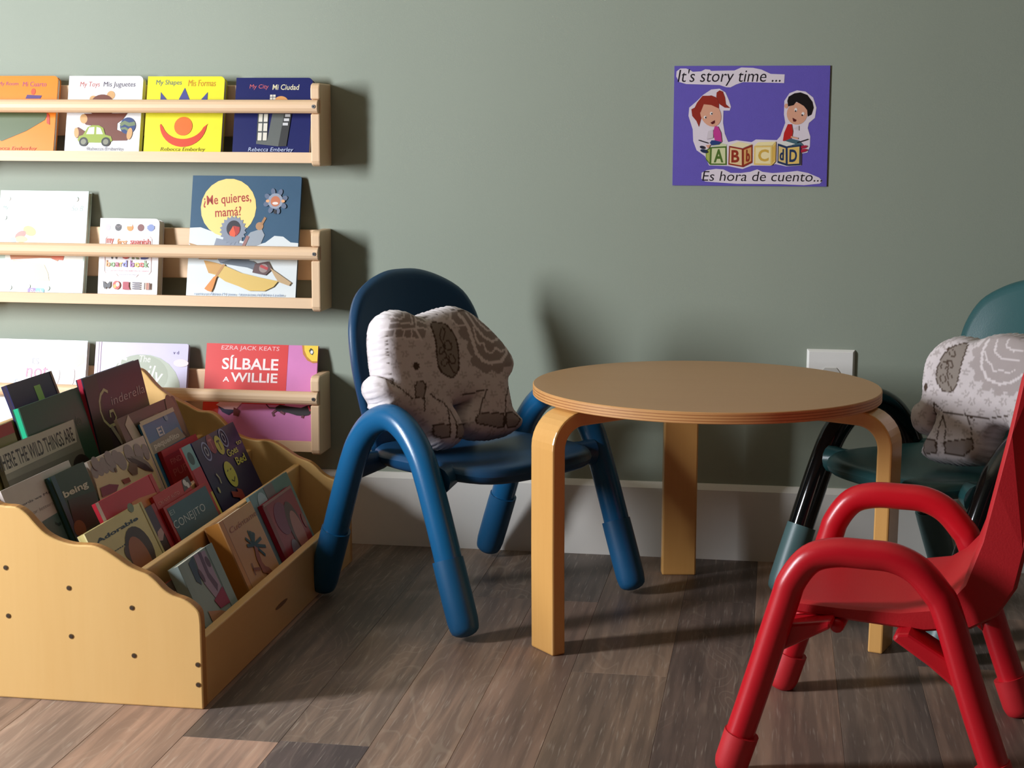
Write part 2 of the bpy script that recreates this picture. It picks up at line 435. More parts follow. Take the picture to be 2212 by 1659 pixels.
_fix = {(-0.765, 0): (158, 130, 114), (-0.765, 1): (94, 83, 76), (-0.632, 0): (88, 78, 76), (-0.632, 1): (112, 97, 86),
        (-0.51, 0): (122, 103, 90), (-0.51, 1): (98, 84, 74), (-0.397, 0): (126, 104, 91), (-0.397, 1): (94, 84, 77),
        (-0.286, 0): (126, 107, 92), (-0.286, 1): (122, 104, 90), (-0.142, 0): (100, 86, 79), (-0.142, 1): (94, 81, 75),
        (-0.889, 0): (142, 117, 103), (-0.889, 1): (120, 101, 90), (-1.013, 0): (130, 112, 102)}
_rs = random.Random(3)
for i in range(len(_seams) - 1):
    xa, xb = _seams[i], _seams[i + 1]
    key = round(xa, 3); cuts = _cuts.get((key,))
    if cuts is None:
        y = ROOM_Y0 - _rs.uniform(0, 0.9); cuts = []
        while y < WALL_Y: y += 1.22; cuts.append(y)
    else:
        c0 = cuts[0]; cuts = [c0 - 2.44, c0 - 1.22, c0, c0 + 1.22]
    edges = [ROOM_Y0] + [c for c in cuts if ROOM_Y0 + .05 < c < WALL_Y - .05] + [WALL_Y]
    nvis = 0
    for j in range(len(edges) - 1):
        g = 0.00012
        mb = MB(); mb.box((max(xa, ROOM_X0) + g, edges[j] + g, -0.0035), (min(xb, ROOM_X1) - g, edges[j + 1] - g, 0.0))
        o = mb.build('plank', M_PLANK, floor, None, bevel=0.0004, bseg=1)
        tone = _rs.choice(_tones)
        if edges[j + 1] > 1.9:
            tone = _fix.get((key, nvis), tone); nvis += 1
        o.color = lin(tone)

# ================================================================== WALL SHELVES
M_PINE = wood('pale_pine', (236, 205, 168), (226, 187, 148), axis='X', scale=26, stretch=0.05, rough=0.5, contrast=0.8)
M_PINE_V = wood('pale_pine_upright', (234, 203, 165), (222, 183, 143), axis='Z', scale=26, stretch=0.05, rough=0.5, contrast=0.8)
M_STEEL = mat('screw_steel', (150, 150, 152), rough=0.3, spec=0.6)
M_STEEL.node_tree.nodes['Principled BSDF'].inputs['Metallic'].default_value = 0.9
M_HOLE = mat('dark_recess', (40, 30, 22), rough=0.9)
SHELF_XL = -1.575
def wall_shelf(zb, xr, label):
    org = (0.5 * (SHELF_XL + xr), WALL_Y, zb)
    root = tag(empty('wall_shelf', org), label, 'shelf', 'wall book shelves')
    d = 0.082; H = 0.153; t = 0.0175
    for xa, xb in ((xr - t, xr), (SHELF_XL, SHELF_XL + t)):
        mb = MB(); r = 0.010
        prof = [(WALL_Y, zb), (WALL_Y, zb + H), (WALL_Y - d + r, zb + H), (WALL_Y - d + r * .3, zb + H - r * .3), (WALL_Y - d, zb + H - r),
                (WALL_Y - d, zb + .1235), (WALL_Y - d + .009, zb + .1235), (WALL_Y - d + .009, zb + .0965), (WALL_Y - d, zb + .0965),
                (WALL_Y - d, zb + r), (WALL_Y - d + r * .3, zb + r * .3), (WALL_Y - d + r, zb)]
        mb.prism([(xa, p[0], p[1]) for p in prof], (xb - xa, 0, 0)); mb.build('end_cap', M_PINE_V, root, org, bevel=0.0025)
    xl, xq = SHELF_XL + t, xr - t
    mb = MB(); mb.box((xl, WALL_Y - 0.015, zb + 0.054), (xq, WALL_Y, zb + H - 0.002)); mb.build('back_board', M_PINE, root, org, bevel=0.002)
    mb = MB(); yf = WALL_Y - d + 0.003
    mb.prism([(xl, p, q) for p, q in ((yf, zb + .006), (WALL_Y - .006, zb + .006), (WALL_Y - .006, zb + .0135), (yf + .009, zb + .0135), (yf + .009, zb + .0255), (yf, zb + .0255))], (xq - xl, 0, 0))
    mb.build('bottom_board', M_PINE, root, org)
    mb = MB(); h = 0.0125; zc = zb + 0.110; yb_ = WALL_Y - d + 0.009
    prof = [(yb_, zc + h)] + [(yb_ - 0.004 - 0.011 * math.cos(a), zc + h * math.sin(a)) for a in [math.radians(q) for q in (85, 65, 40, 15, -15, -40, -65, -85)]] + [(yb_, zc - h)]
    mb.prism([(SHELF_XL + 0.003, p[0], p[1]) for p in prof], (xr - 0.003 - SHELF_XL - 0.003, 0, 0), smooth=False)
    rail = mb.build('rail', M_PINE, root, org, bevel=0.0012)
    for xs in (xr - 0.0098, SHELF_XL + 0.0098):
        mb = MB(); y = yb_ - 0.0148
        mb.prism([(xs + a, y, zc + b) for a, b in circle(0, 0, 0.0034, 0.0034, 14)], (0, -0.0012, 0), 0)
        mb.prism([(xs + a, y - 0.0012, zc + b) for a, b in circle(0, 0, 0.0013, 0.0013, 8)], (0, -0.0003, 0), 1)
        mb.build('screw', [M_STEEL, M_HOLE], rail, org)
    mb = MB(); xs = xr - t - 0.011; z = zb + 0.137
    mb.prism([(xs + a, WALL_Y - 0.0152, z + b) for a, b in circle(0, 0, 0.0055, 0.0055, 16)], (0, -0.0006, 0), 0)
    mb.prism([(xs + a, WALL_Y - 0.0158, z + b) for a, b in circle(0, 0, 0.0025, 0.0025, 10)], (0, -0.0004, 0), 1)
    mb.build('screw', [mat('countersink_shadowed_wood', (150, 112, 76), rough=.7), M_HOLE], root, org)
    return root
SHELVES = {1: (0.736, -0.8435), 2: (0.463, -0.846), 3: (0.187, -0.851)}
wall_shelf(*SHELVES[1], 'pale pine wall shelf holding the row of four small square board books')
wall_shelf(*SHELVES[2], 'pale pine wall shelf holding the moonlit kayak picture book and white board book')
wall_shelf(*SHELVES[3], 'pale pine wall shelf behind the wooden book bin holding a red cover')

# ================================================================== TABLE
M_TOP = wood('table_top_birch', (198, 152, 104), (188, 140, 92), axis='X', scale=10, stretch=0.08, rough=0.42, contrast=0.6, coat=0.15)
M_LEG = wood('bent_birch_leg', (228, 176, 104), (214, 156, 84), axis='Z', scale=16, stretch=0.05, rough=0.3, contrast=0.7, coat=0.3)
M_PLYD = wood('ply_dark_layer', (172, 112, 62), (150, 92, 48), axis='X', scale=30, stretch=.1, rough=0.5)
M_PLYL = wood('ply_light_layer', (214, 160, 100), (196, 140, 84), axis='X', scale=30, stretch=.1, rough=0.5)
TC = np.array([-0.107, 2.676]); T_R, T_H, T_T = 0.2805, 0.398, 0.0175
org = (TC[0], TC[1], 0)
root = tag(empty('round_table', org), 'low round birch plywood table on three bent legs between the chairs', 'table')
mb = MB(); N = 96
zs = [T_H, T_H - .0012, T_H - .0042, T_H - .0054, T_H - .0085, T_H - .0097, T_H - .0128, T_H - .0140, T_H - T_T + .001, T_H - T_T]
rr = [T_R - .0012, T_R, T_R, T_R, T_R, T_R, T_R, T_R, T_R, T_R - .001]
vs = [(TC[0] + r * math.cos(a), TC[1] + r * math.sin(a), z) for r, z in zip(rr, zs) for a in [2 * math.pi * j / N for j in range(N)]]
mb.add(vs, [tuple(range(N))], 0); mb.add(vs, [tuple(range(10 * N - 1, 9 * N - 1, -1))], 0)
lay = [2, 2, 1, 2, 1, 2, 1, 2, 2]
for k in range(9): mb.add(vs, [(k * N + j, (k + 1) * N + j, (k + 1) * N + (j + 1) % N, k * N + (j + 1) % N) for j in range(N)], lay[k], True)
mb.build('table_top', [M_TOP, M_PLYD, M_PLYL], root, org)
for az in (100.4, 221.0, 341.4):
    a = math.radians(az); er = np.array([math.cos(a), math.sin(a), 0]); et = np.array([-math.sin(a), math.cos(a), 0])
    c = np.array([TC[0], TC[1], 0]); ro = 0.3165; th = 0.0235; w = 0.062; R_o = 0.058; zt = T_H - T_T - 0.0004
    outer = [(ro - 0.003, 0.0), (ro - 0.001, 0.15)] + [(ro - R_o + R_o * math.cos(q), zt - R_o + R_o * math.sin(q)) for q in np.linspace(0, math.pi / 2, 10)] + [(0.10, zt)]
    inner = [(0.10, zt - th * .75)] + [(ro - R_o + (R_o - th) * math.cos(q), zt - R_o + (R_o - th) * math.sin(q)) for q in np.linspace(math.pi / 2, 0, 10)] + [(ro - th - .001, 0.15), (ro - th - 0.003, 0.0)]
    pts = [c + er * p[0] - et * (w / 2) + np.array([0, 0, p[1]]) for p in outer + inner]
    mb = MB(); mb.prism(pts, et * w); o = mb.build('leg', M_LEG, root, org, bevel=0.0028, limit=50)
    for p in o.data.polygons: p.use_smooth = False

# ================================================================== CHAIRS WITH LOOPED TUBE ARMS
def plastic(name, rgb, rough, spec=0.5, var=0.03, bump=0.05):
    return mat(name, rgb, rough=rough, spec=spec, var=var, vscale=20, bump=bump, bscale=420)
def tube_chair(label, loc, ang, m_frame, m_sleeve, m_shell):
    root = tag(empty('toddler_chair', (loc[0], loc[1], 0), ang), label, 'chair', 'moulded toddler armchairs')
    half = [(-.182, .026), (-.158, .085), (-.135, .150), (-.098, .245), (-.074, .290), (-.040, .324), (.002, .338)]
    path2 = half + [(-p[0], p[1]) for p in half[:-1]][::-1]
    r = 0.0226
    for s in (-1, 1):
        y = 0.2 * s
        pth = [(p[0], y, p[1]) for p in spline(path2, 6)]
        mb = MB(); mb.tube(pth[3:-3], r, 20, 0, (False, False)); loop = mb.build('arm_loop', m_frame, root)
        for e in (-1, 1):
            mb = MB()
            d = np.array([-.135 + .182, 0, .150 - .026]); d /= np.linalg.norm(d)
            q0 = np.array([-.182, y, .021]); q1 = q0 + d * 0.112
            pp = [q0 + d * t_ for t_ in (0, .012, .05, .095, .112)]
            if e > 0: pp = [np.array([-p[0], p[1], p[2]]) for p in pp]
            mb.tube(pp, [.0236, .0252, .0256, .0256, .0254], 20, 0, (True, False))
            mb.build('foot_sleeve', m_sleeve, loop)
    # seat: dished slab with rolled lip
    pts = []
    for i in range(56):
        a = 2 * math.pi * i / 56; ca, sa = math.cos(a), math.sin(a); n = 4.0
        k = (abs(ca) ** n + abs(sa) ** n) ** (-1 / n); pts.append((0.012 + 0.158 * k * ca, 0.158 * k * sa))
    def seat3(a, b, t):
        q = max(0, 1 - ((a - .012) / .158) ** 2) * max(0, 1 - (b / .158) ** 2)
        dip = -0.012 * q ** .5
        front = -0.006 * max(0, (a - .10) / .07) ** 2
        return (a, b, 0.256 + t + dip + front)
    mb = MB(); shell(mb, pts, (0.012, 0), seat3, 0.030); mb.build('seat', m_shell, root)
    # backrest
    prof = [(-.118, .250), (-.134, .31), (-.149, .38), (-.153, .43), (-.147, .475), (-.125, .516), (-.087, .541), (-.042, .556), (0, .559)]
    op = prof + [(-p[0], p[1]) for p in prof[:-1]][::-1]
    op = [tuple(p[:2]) for p in spline(op, 4)]
    def back3(b, z, t):
        x = -0.157 - 0.13 * (z - .25) - 0.03 * max(0, z - .42) + 1.05 * b * b
        return (x + t, b, z)
    mb = MB(); shell(mb, op, (0, .40), back3, 0.026, rings=(0, .3, .55, .75, .88, .93, .96, .985, 1.0)); mb.build('backrest', m_shell, root)
    # lugs that carry the seat on the loops
    for s in (-1, 1):
        for xx, zz in ((.098, .250), (-.108, .246)):
            mb = MB(); y0, y1 = 0.135 * s, 0.182 * s
            sg = 1 if xx > 0 else -1
            mb.tube([(xx - sg * .012, y0, zz), (xx - sg * .006, .5 * (y0 + y1), zz - .004), (xx, y1, zz - .006)], [.016, .019, .024], 14, 0, (True, False))
            mb.build('seat_lug', m_shell, root)
    return root
BLUE_AT, BLUE_ANG = (-0.499, 2.770), math.radians(-36.5)
GREEN_AT, GREEN_ANG = (0.290, 2.785), math.radians(216)
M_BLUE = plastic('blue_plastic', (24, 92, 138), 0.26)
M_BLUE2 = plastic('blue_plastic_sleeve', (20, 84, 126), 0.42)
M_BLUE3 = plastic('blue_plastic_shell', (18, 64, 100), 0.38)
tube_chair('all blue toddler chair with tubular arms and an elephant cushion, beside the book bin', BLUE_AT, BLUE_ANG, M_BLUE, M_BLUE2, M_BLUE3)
M_BLK = mat('glossy_black_tube', (12, 12, 13), rough=0.10, spec=0.6)
M_GSL = plastic('grey_green_sleeve', (76, 104, 104), 0.42)
M_GRN = plastic('dark_green_plastic_shell', (40, 84, 86), 0.33)
tube_chair('dark green toddler chair with glossy black tube arms and an elephant cushion', GREEN_AT, GREEN_ANG, M_BLK, M_GSL, M_GRN)

# ---- red chair
M_RED = plastic('red_tube', (196, 22, 36), 0.30, bump=0.03)
M_RED2 = plastic('red_sleeve', (196, 34, 42), 0.5)
M_RED3 = plastic('red_plastic_shell', (190, 30, 38), 0.45, bump=0.12)
RED_AT, RED_ANG = (0.155, 2.158), math.radians(169.2)
root = tag(empty('toddler_chair', (RED_AT[0], RED_AT[1], 0), RED_ANG), 'bright red toddler chair with slim tube arms and no cushion', 'chair', 'moulded toddler armchairs')
lp = [(-.007, .018), (.021, .112), (.054, .228), (.064, .259), (.085, .287), (.115, .2975), (.151, .2985), (.184, .297), (.212, .285), (.235, .261), (.250, .235), (.286, .126), (.325, .018)]
for s in (-1, 1):
    y = 0.173 * s
    pth = [(0.157 - p[0], y, p[1]) for p in spline(lp, 5)]
    mb = MB(); mb.tube(pth, 0.0183, 18, 0, (False, False)); loop = mb.build('arm_loop', M_RED, root)
    for (s0, z0), (s1, z1) in (((-.007, .018), (.021, .112)), ((.325, .018), (.286, .126))):
        d = np.array([-(s1 - s0), 0, z1 - z0]); d /= np.linalg.norm(d); q = np.array([0.157 - s0, y, .011])
        mb = MB(); mb.tube([q, q + d * .006, q + d * .03, q + d * .046], [.0205, .0218, .0220, .0222], 18, 0, (True, False)); mb.build('foot_sleeve', M_RED2, loop)
inner = [(.022, .214), (.029, .221), (.06, .2245), (.12, .223), (.19, .224), (.222, .231), (.240, .245), (.253, .264), (.271, .319), (.284, .384), (.297, .450), (.308, .515), (.316, .532)]
outer = [(.330, .536), (.343, .525), (.343, .46), (.335, .38), (.325, .31), (.316, .262), (.301, .226), (.274, .207), (.22, .198), (.12, .203), (.05, .2065), (.028, .207)]
prof = [tuple(p) for p in inner + outer]
hw = 0.139
mb = MB()
# cross-section rounded toward both sides
ys = [-hw, -hw + .004, -hw + .012, -.08, 0, .08, hw - .012, hw - .004, hw]
cs = np.array(prof).mean(0)
rings = []
for y in ys:
    e = max(0, (abs(y) - (hw - .012)) / .012); sc = 0.0045 * (1 - math.sqrt(max(0, 1 - e * e)))
    ring = []
    for k, (a, z) in enumerate(prof):
        a2, z2 = prof[(k + 1) % len(prof)]; a1, z1 = prof[k - 1]
        t_ = np.array([a2 - a1, z2 - z1]); t_ /= np.linalg.norm(t_); nn = np.array([t_[1], -t_[0]])  # inward for clockwise list
        back = max(0, (z - .40) / .13); yy = y * (1 - .16 * back * back); a = a + .010 * min(1, max(0, (z - .2) / .06)) * (1 if a > .2 else 0)
        fr = max(0, (abs(y) - (hw - .05)) / .05) * max(0, 1 - (a - .02) / .05) if a < .07 else 0
        a = a + .030 * fr * fr
        dish = -0.006 * (1 - (y / hw) ** 2) if (.01 < a < .24 and z > .21 and z < .25) else 0
        ring.append((0.157 - (a + nn[0] * sc), yy, z + nn[1] * sc + dish))
    rings.append(ring)
n = len(prof); vs = [p for r in rings for p in r]
mb.add(vs, [(i * n + j, i * n + (j + 1) % n, (i + 1) * n + (j + 1) % n, (i + 1) * n + j) for i in range(len(ys) - 1) for j in range(n)], 0, True)
mb.add(vs, [tuple(range(n - 1, -1, -1)), tuple(range((len(ys) - 1) * n, len(ys) * n))], 0)
o = mb.build('seat_shell', M_RED3, root)
bm = bmesh.new(); bm.from_mesh(o.data); bmesh.ops.recalc_face_normals(bm, faces=bm.faces); bm.to_mesh(o.data); bm.free()
for s in (-1, 1):
    for pts in ([(.026, .150), (.034, .196), (.112, .210), (.112, .200), (.07, .175)], [(.275, .130), (.262, .172), (.205, .204), (.190, .202), (.185, .194), (.23, .165)]):
        mb = MB(); mb.prism([(0.157 - p[0], s * .118, p[1]) for p in pts], (0, s * .050, 0)); mb.build('seat_bracket', M_RED, root, bevel=0.004)
mb = MB(); mb.tube([(0.157 - .115, -.14, .196), (0.157 - .115, .14, .196)], .009, 12); mb.build('cross_bar', M_RED, root)
mb = MB(); mb.tube([(0.157 - .195, -.14, .190), (0.157 - .195, .14, .190)], .009, 12); mb.build('cross_bar', M_RED, root)

# ================================================================== OUTLET AND POSTER
M_PLATE = mat('outlet_white_plastic', (236, 234, 228), rough=0.3)
p0, p1 = at_wall(1742.9, 751.7), at_wall(1848, 757.7)
ox0, ox1, oz1 = p0[0], p1[0], p0[2] - 0.001; oz0 = oz1 - 0.134; ocx, ocz = (ox0 + ox1) / 2, (oz0 + oz1) / 2
org = (ocx, WALL_Y, oz0)
root = tag(empty('power_outlet', org), 'white electrical outlet plate on the wall behind the round table', 'outlet')
mb = MB(); y0 = WALL_Y - 0.0001
back = [(ox0, y0, oz0), (ox1, y0, oz0), (ox1, y0, oz1), (ox0, y0, oz1)]; i_ = 0.0042
frnt = [(ox0 + i_, y0 - .0065, oz0 + i_), (ox1 - i_, y0 - .0065, oz0 + i_), (ox1 - i_, y0 - .0065, oz1 - i_), (ox0 + i_, y0 - .0065, oz1 - i_)]
mb.add(back + frnt, [(0, 1, 5, 4), (1, 2, 6, 5), (2, 3, 7, 6), (3, 0, 4, 7), (4, 5, 6, 7), (3, 2, 1, 0)]); mb.build('cover_plate', M_PLATE, root, org, bevel=0.0008)
M_REC = mat('receptacle_face', (205, 202, 194), rough=0.4)
for dz in (0.0195, -0.0195):
    pts = [(-.0165, -.008), (-.010, -.0135), (.010, -.0135), (.0165, -.008), (.0165, .006), (.0105, .0135), (-.0105, .0135), (-.0165, .006)]
    mb = MB(); mb.prism([(ocx + a, y0 - .0066, ocz + dz + b) for a, b in pts], (0, -.0014, 0), 0)
    for a, b, w_, h_ in ((-.0065, .002, .0022, .008), (.0065, .002, .0022, .0068), (0, -.007, .005, .004)):
        mb.prism([(ocx + a + c1 * w_ / 2, y0 - .00805, ocz + dz + b + c2 * h_ / 2) for c1, c2 in ((-1, -1), (1, -1), (1, 1), (-1, 1))], (0, -.0002, 0), 1)
    mb.build('receptacle', [M_REC, M_HOLE], root, org)
mb = MB(); mb.prism([(ocx + a, y0 - .0066, ocz + b) for a, b in circle(0, 0, .003, .003, 12)], (0, -.0009, 0)); mb.build('screw', M_STEEL, root, org)

def poster():
    q = [at_wall(*p) for p in [(1458.9, 142.6), (1793.8, 142.6), (1452.6, 400.3), (1785.3, 403)]]
    O = q[2]; eu = q[3] - q[2]; w = np.linalg.norm(eu); eu /= w; ev = q[0] - q[2]; h = np.linalg.norm(ev); n = np.array([0, -1.0, 0]); ev = np.cross(n, eu) * -1.0
    if ev[2] < 0: ev = -ev
    org = tuple(O)
    root = tag(empty('story_time_poster', org), 'purple paper poster with two cut-out cartoon children on letter blocks', 'poster')
    mb = MB(); y = WALL_Y - 0.0025
    O2 = np.array([O[0], y, O[2]])
    mb.prism([O2, O2 + eu * w, O2 + eu * w + ev * h, O2 + ev * h], (0, 0.0022, 0)); mb.build('backing_sheet', mat('purple_construction_paper', (97, 82, 176), rough=0.75, var=0.05, vscale=60, bump=0.1, bscale=500), root, org)
    # zoom frame of the sheet: x 160..2012 (top), y 125..1558 -> fractions
    def uv(x, y_):
        fy = (y_ - 125) / 1430.0; xl = 160 - 35 * fy; xr = 2012 - 47 * fy
        return ((x - xl) / (xr - xl), 1 - fy)
    def U(pts): return [uv(*p) for p in pts]
    WHT, BLK = (226, 214, 222), (32, 26, 34)
    def new(): return Print(O2, eu, ev, n, w, h)
    P = new()
    P.poly(U([(180, 250), (185, 190), (230, 155), (300, 155), (350, 175), (380, 195), (480, 190), (530, 165), (585, 170), (600, 185), (880, 180), (960, 145), (1100, 150), (1200, 170), (1310, 222), (1475, 228), (1468, 330), (980, 318), (900, 345), (830, 380), (780, 378), (700, 352), (300, 340), (215, 315)]), WHT)
    P.build('caption_strip', root, org)
    P = new(); P.layer = 2
    P.text("It's story time ...", *uv(195, 362), *uv(1430, 165), BLK, shear=0.18, bold=-.004); P.build('caption', root, org)
    P = new()
    P.poly(U([(475, 1470), (480, 1400), (540, 1370), (650, 1352), (740, 1358), (830, 1400), (950, 1400), (1060, 1385), (1145, 1355), (1210, 1385), (1330, 1398), (1500, 1385), (1620, 1370), (1750, 1395), (1880, 1450), (1915, 1490), (1885, 1520), (1700, 1540), (1400, 1530), (900, 1530), (520, 1505)]), WHT)
    P.build('caption_strip', root, org)
    P = new(); P.layer = 2
    P.text('Es hora de cuento...', *uv(485, 1497), *uv(1915, 1380), BLK, shear=0.15, bold=-.004); P.build('caption', root, org)
    # white cut-out outline shared by the children and the blocks
    P = new()
    P.poly(U([(335, 620), (430, 540), (500, 470), (600, 405), (700, 395), (770, 440), (810, 530), (835, 610), (820, 655), (745, 655), (740, 800), (760, 930), (800, 1030), (900, 1008), (1080, 1030), (1130, 998), (1380, 1005), (1420, 960), (1480, 800), (1465, 700), (1470, 540), (1530, 450), (1620, 415), (1720, 430), (1810, 500), (1848, 620), (1830, 740), (1760, 800), (1745, 860), (1775, 960), (1770, 1080), (1740, 1150), (1672, 1165), (1668, 1305), (1490, 1318), (1360, 1290), (1300, 1312), (1080, 1310), (970, 1352), (800, 1318), (570, 1312), (520, 1200), (420, 1130), (380, 1020), (375, 880), (325, 720)]), WHT)
    P.build('cutout_paper', root, org)
    HAIR, SKIN, PINK, JEAN, REDS = (150, 46, 34), (222, 164, 136), (196, 62, 142), (44, 66, 122), (192, 40, 38)
    P = new(); P.layer = 3      # girl
    P.poly(U([(495, 480), (600, 478), (660, 500), (690, 560), (690, 620), (560, 570), (500, 560), (450, 640), (400, 620), (430, 560)]), HAIR)
    P.poly(U([(660, 490), (665, 440), (700, 415), (740, 430), (765, 500), (775, 580), (825, 625), (760, 620), (700, 580)]), HAIR)
    P.poly(U([(360, 640), (420, 610), (480, 650), (480, 740), (450, 850), (420, 780), (370, 720)]), HAIR)
    P.ell(*uv(592, 700), .066, .105, SKIN, .25)
    P.poly(U([(500, 490), (600, 475), (660, 500), (690, 560), (690, 630), (600, 590), (510, 580), (470, 680), (440, 640), (460, 540)]), HAIR)
    P.ell(*uv(600, 690), .009, .013, (240, 232, 228)); P.ell(*uv(606, 693), .0045, .007, BLK)
    P.ell(*uv(525, 735), .009, .012, (240, 232, 228)); P.ell(*uv(532, 738), .0045, .007, BLK)
    P.poly(U([(588, 800), (640, 770), (638, 805), (610, 818)]), (92, 26, 30))
    P.poly(U([(640, 840), (680, 845), (715, 920), (725, 1030), (640, 1010), (620, 920)]), PINK)
    P.poly(U([(600, 1010), (640, 1010), (720, 1030), (690, 1060), (600, 1070), (580, 1040)]), JEAN)
    P.poly(U([(560, 900), (620, 880), (620, 980), (540, 1000)]), (212, 200, 206)); P.line(U([(445, 1008), (560, 1045)]), .006, BLK)
    P.ell(*uv(490, 1095), .018, .012, (44, 40, 56), -.5); P.ell(*uv(510, 1140), .026, .014, (36, 48, 80), -.4); P.poly(U([(530, 1070), (590, 1060), (560, 1110)]), SKIN)
    P.build('cutout_child', root, org)
    P = new(); P.layer = 3      # boy
    P.ell(*uv(1620, 690), .066, .092, SKIN); P.ell(*uv(1492, 600), .012, .02, SKIN)
    P.poly(U([(1505, 540), (1520, 490), (1590, 450), (1660, 440), (1740, 470), (1800, 550), (1815, 620), (1790, 700), (1745, 725), (1740, 650), (1700, 600), (1650, 570), (1610, 550), (1580, 590), (1515, 605)]), (26, 20, 22))
    P.ell(*uv(1605, 645), .009, .016, (240, 232, 228)); P.ell(*uv(1602, 660), .0045, .007, BLK); P.ell(*uv(1690, 690), .009, .013, (240, 232, 228)); P.ell(*uv(1680, 708), .0045, .007, BLK)
    P.poly(U([(1565, 740), (1610, 765), (1600, 785), (1575, 785)]), (92, 26, 30))
    P.poly(U([(1510, 815), (1555, 815), (1570, 900), (1560, 960), (1540, 1000), (1450, 1015), (1465, 920)]), REDS)
    P.poly(U([(1540, 985), (1640, 1010), (1690, 1060), (1660, 1110), (1590, 1100), (1530, 1050), (1460, 1020)]), (74, 106, 118))
    P.poly(U([(1575, 870), (1640, 830), (1640, 890)]), (214, 200, 204)); P.line(U([(1620, 1035), (1750, 992)]), .006, BLK); P.line(U([(1545, 965), (1630, 985)]), .010, SKIN)
    P.ell(*uv(1690, 1085), .028, .012, (176, 36, 62), .3); P.ell(*uv(1680, 1130), .034, .013, (176, 36, 62), .3)
    P.build('cutout_child', root, org)
    P = new(); P.layer = 3      # letter blocks
    def block(front, side, top, rim, f_c, s_c, t_c, glyphs):
        if side: P.poly(U(side), rim); cs_ = np.array(side).mean(0); P.poly(U([tuple(cs_ + (np.array(p) - cs_) * .78) for p in side]), s_c)
        if top: P.poly(U(top), t_c)
        P.poly(U(front), rim); cf = np.array(front).mean(0); P.poly(U([tuple(cf + (np.array(p) - cf) * .84) for p in front]), f_c)
        for g, a, b in glyphs: P.text(g, *uv(*a), *uv(*b), rim if g != 'C' else (214, 172, 74), bold=.03)
    block([(590, 1090), (780, 1080), (780, 1305), (580, 1305)], [(530, 1130), (590, 1090), (580, 1305), (530, 1240)], [(600, 1080), (700, 1040), (785, 1060), (775, 1085)], (82, 112, 44), (214, 214, 166), (170, 180, 90), (206, 212, 170), [('A', (625, 1275), (745, 1115))])
    block([(810, 1075), (975, 1105), (975, 1330), (800, 1300)], [(975, 1105), (1088, 1060), (1085, 1275), (975, 1330)], [(810, 1072), (920, 1025), (1088, 1055), (975, 1100)], (150, 52, 34), (230, 200, 150), (216, 164, 100), (236, 222, 178), [('B', (835, 1275), (935, 1125)), ('b', (1010, 1265), (1058, 1120))])
    block([(1110, 1075), (1325, 1070), (1320, 1305), (1105, 1300)], [(1325, 1070), (1368, 1025), (1362, 1260), (1320, 1305)], [(1110, 1072), (1160, 1030), (1368, 1022), (1325, 1068)], (232, 198, 112), (244, 226, 172), (222, 178, 84), (244, 228, 170), [('C', (1155, 1260), (1285, 1115))])
    block([(1495, 1080), (1660, 1060), (1655, 1300), (1495, 1310)], [(1390, 1045), (1495, 1080), (1495, 1310), (1385, 1275)], [(1390, 1040), (1480, 1015), (1600, 1050), (1495, 1078)], (42, 58, 92), (232, 196, 110), (224, 196, 128), (222, 222, 214), [('D', (1525, 1265), (1620, 1115)), ('d', (1410, 1245), (1462, 1110))])
    P.build('letter_blocks', root, org)
poster()


# ================================================================== BOOK BIN
BX = -0.772; BY0, BY1 = 2.127, 2.955; PT = 0.018
M_PLY = wood('maple_ply_face', (232, 190, 124), (222, 176, 108), axis='Z', scale=12, stretch=0.08, rough=0.38, contrast=0.5, coat=0.15)
M_PLYE = wood('maple_ply_edge', (196, 138, 66), (176, 116, 50), axis='X', scale=20, stretch=0.1, rough=0.45)
M_PLYB = wood('maple_ply_board', (222, 178, 112), (208, 160, 94), axis='Y', scale=12, stretch=0.08, rough=0.4, contrast=0.6, coat=0.1)
prof = [(0, 0), (-.001, .122), (-.003, .139), (-.011, .149), (-.024, .157), (-.040, .162), (-.053, .170), (-.064, .181), (-.076, .190), (-.090, .195), (-.104, .201), (-.124, .214), (-.142, .224), (-.158, .2285), (-.183, .2285),
        (-.205, .233), (-.224, .242), (-.239, .256), (-.252, .270), (-.268, .279), (-.291, .2805), (-.314, .292), (-.338, .303), (-.362, .317), (-.380, .334), (-.394, .350), (-.410, .358), (-.45, .360), (-.468, .350), (-.472, .33), (-.472, 0)]
top = [tuple(p) for p in spline([np.array(q) for q in prof[1:-2]], 3)]
prof = [prof[0]] + top + prof[-2:]
org = (BX - .236, (BY0 + BY1) / 2, 0)
bin_ = tag(empty('book_bin', org), 'maple plywood book bin with wavy sides and stepped rows of picture books', 'book bin')
for y in (BY0, BY1 - PT):
    mb = MB(); mb.prism([(BX + p[0], y, p[1]) for p in prof], (0, PT, 0), 0, 1); panel = mb.build('side_panel', [M_PLY, M_PLYE], bin_, org, bevel=0.0022, limit=60)
    if y == BY0:
        near_panel = panel
FB = 0.015
mb = MB(); mb.box((BX - FB - .0005, BY0 + PT, 0), (BX - .0005, BY1 - PT, 0.100)); fb = mb.build('front_board', M_PLYB, bin_, org, bevel=0.002)
DIV = [(-.095, .186), (-.188, .211), (-.281, .236), (-.374, .261), (-.457, .330)]
for k, (u, zt) in enumerate(DIV):
    mb = MB(); mb.box((BX + u - .012, BY0 + PT, 0.008), (BX + u, BY1 - PT, zt)); mb.build('divider' if k < 4 else 'back_board', M_PLYB, bin_, org, bevel=0.002)
mb = MB(); mb.box((BX - .456, BY0 + PT, 0.004), (BX - FB - .001, BY1 - PT, 0.010)); mb.build('bottom_board', M_PLYB, bin_, org)
M_SCR = mat('brass_screw_head', (120, 92, 52), rough=.45)
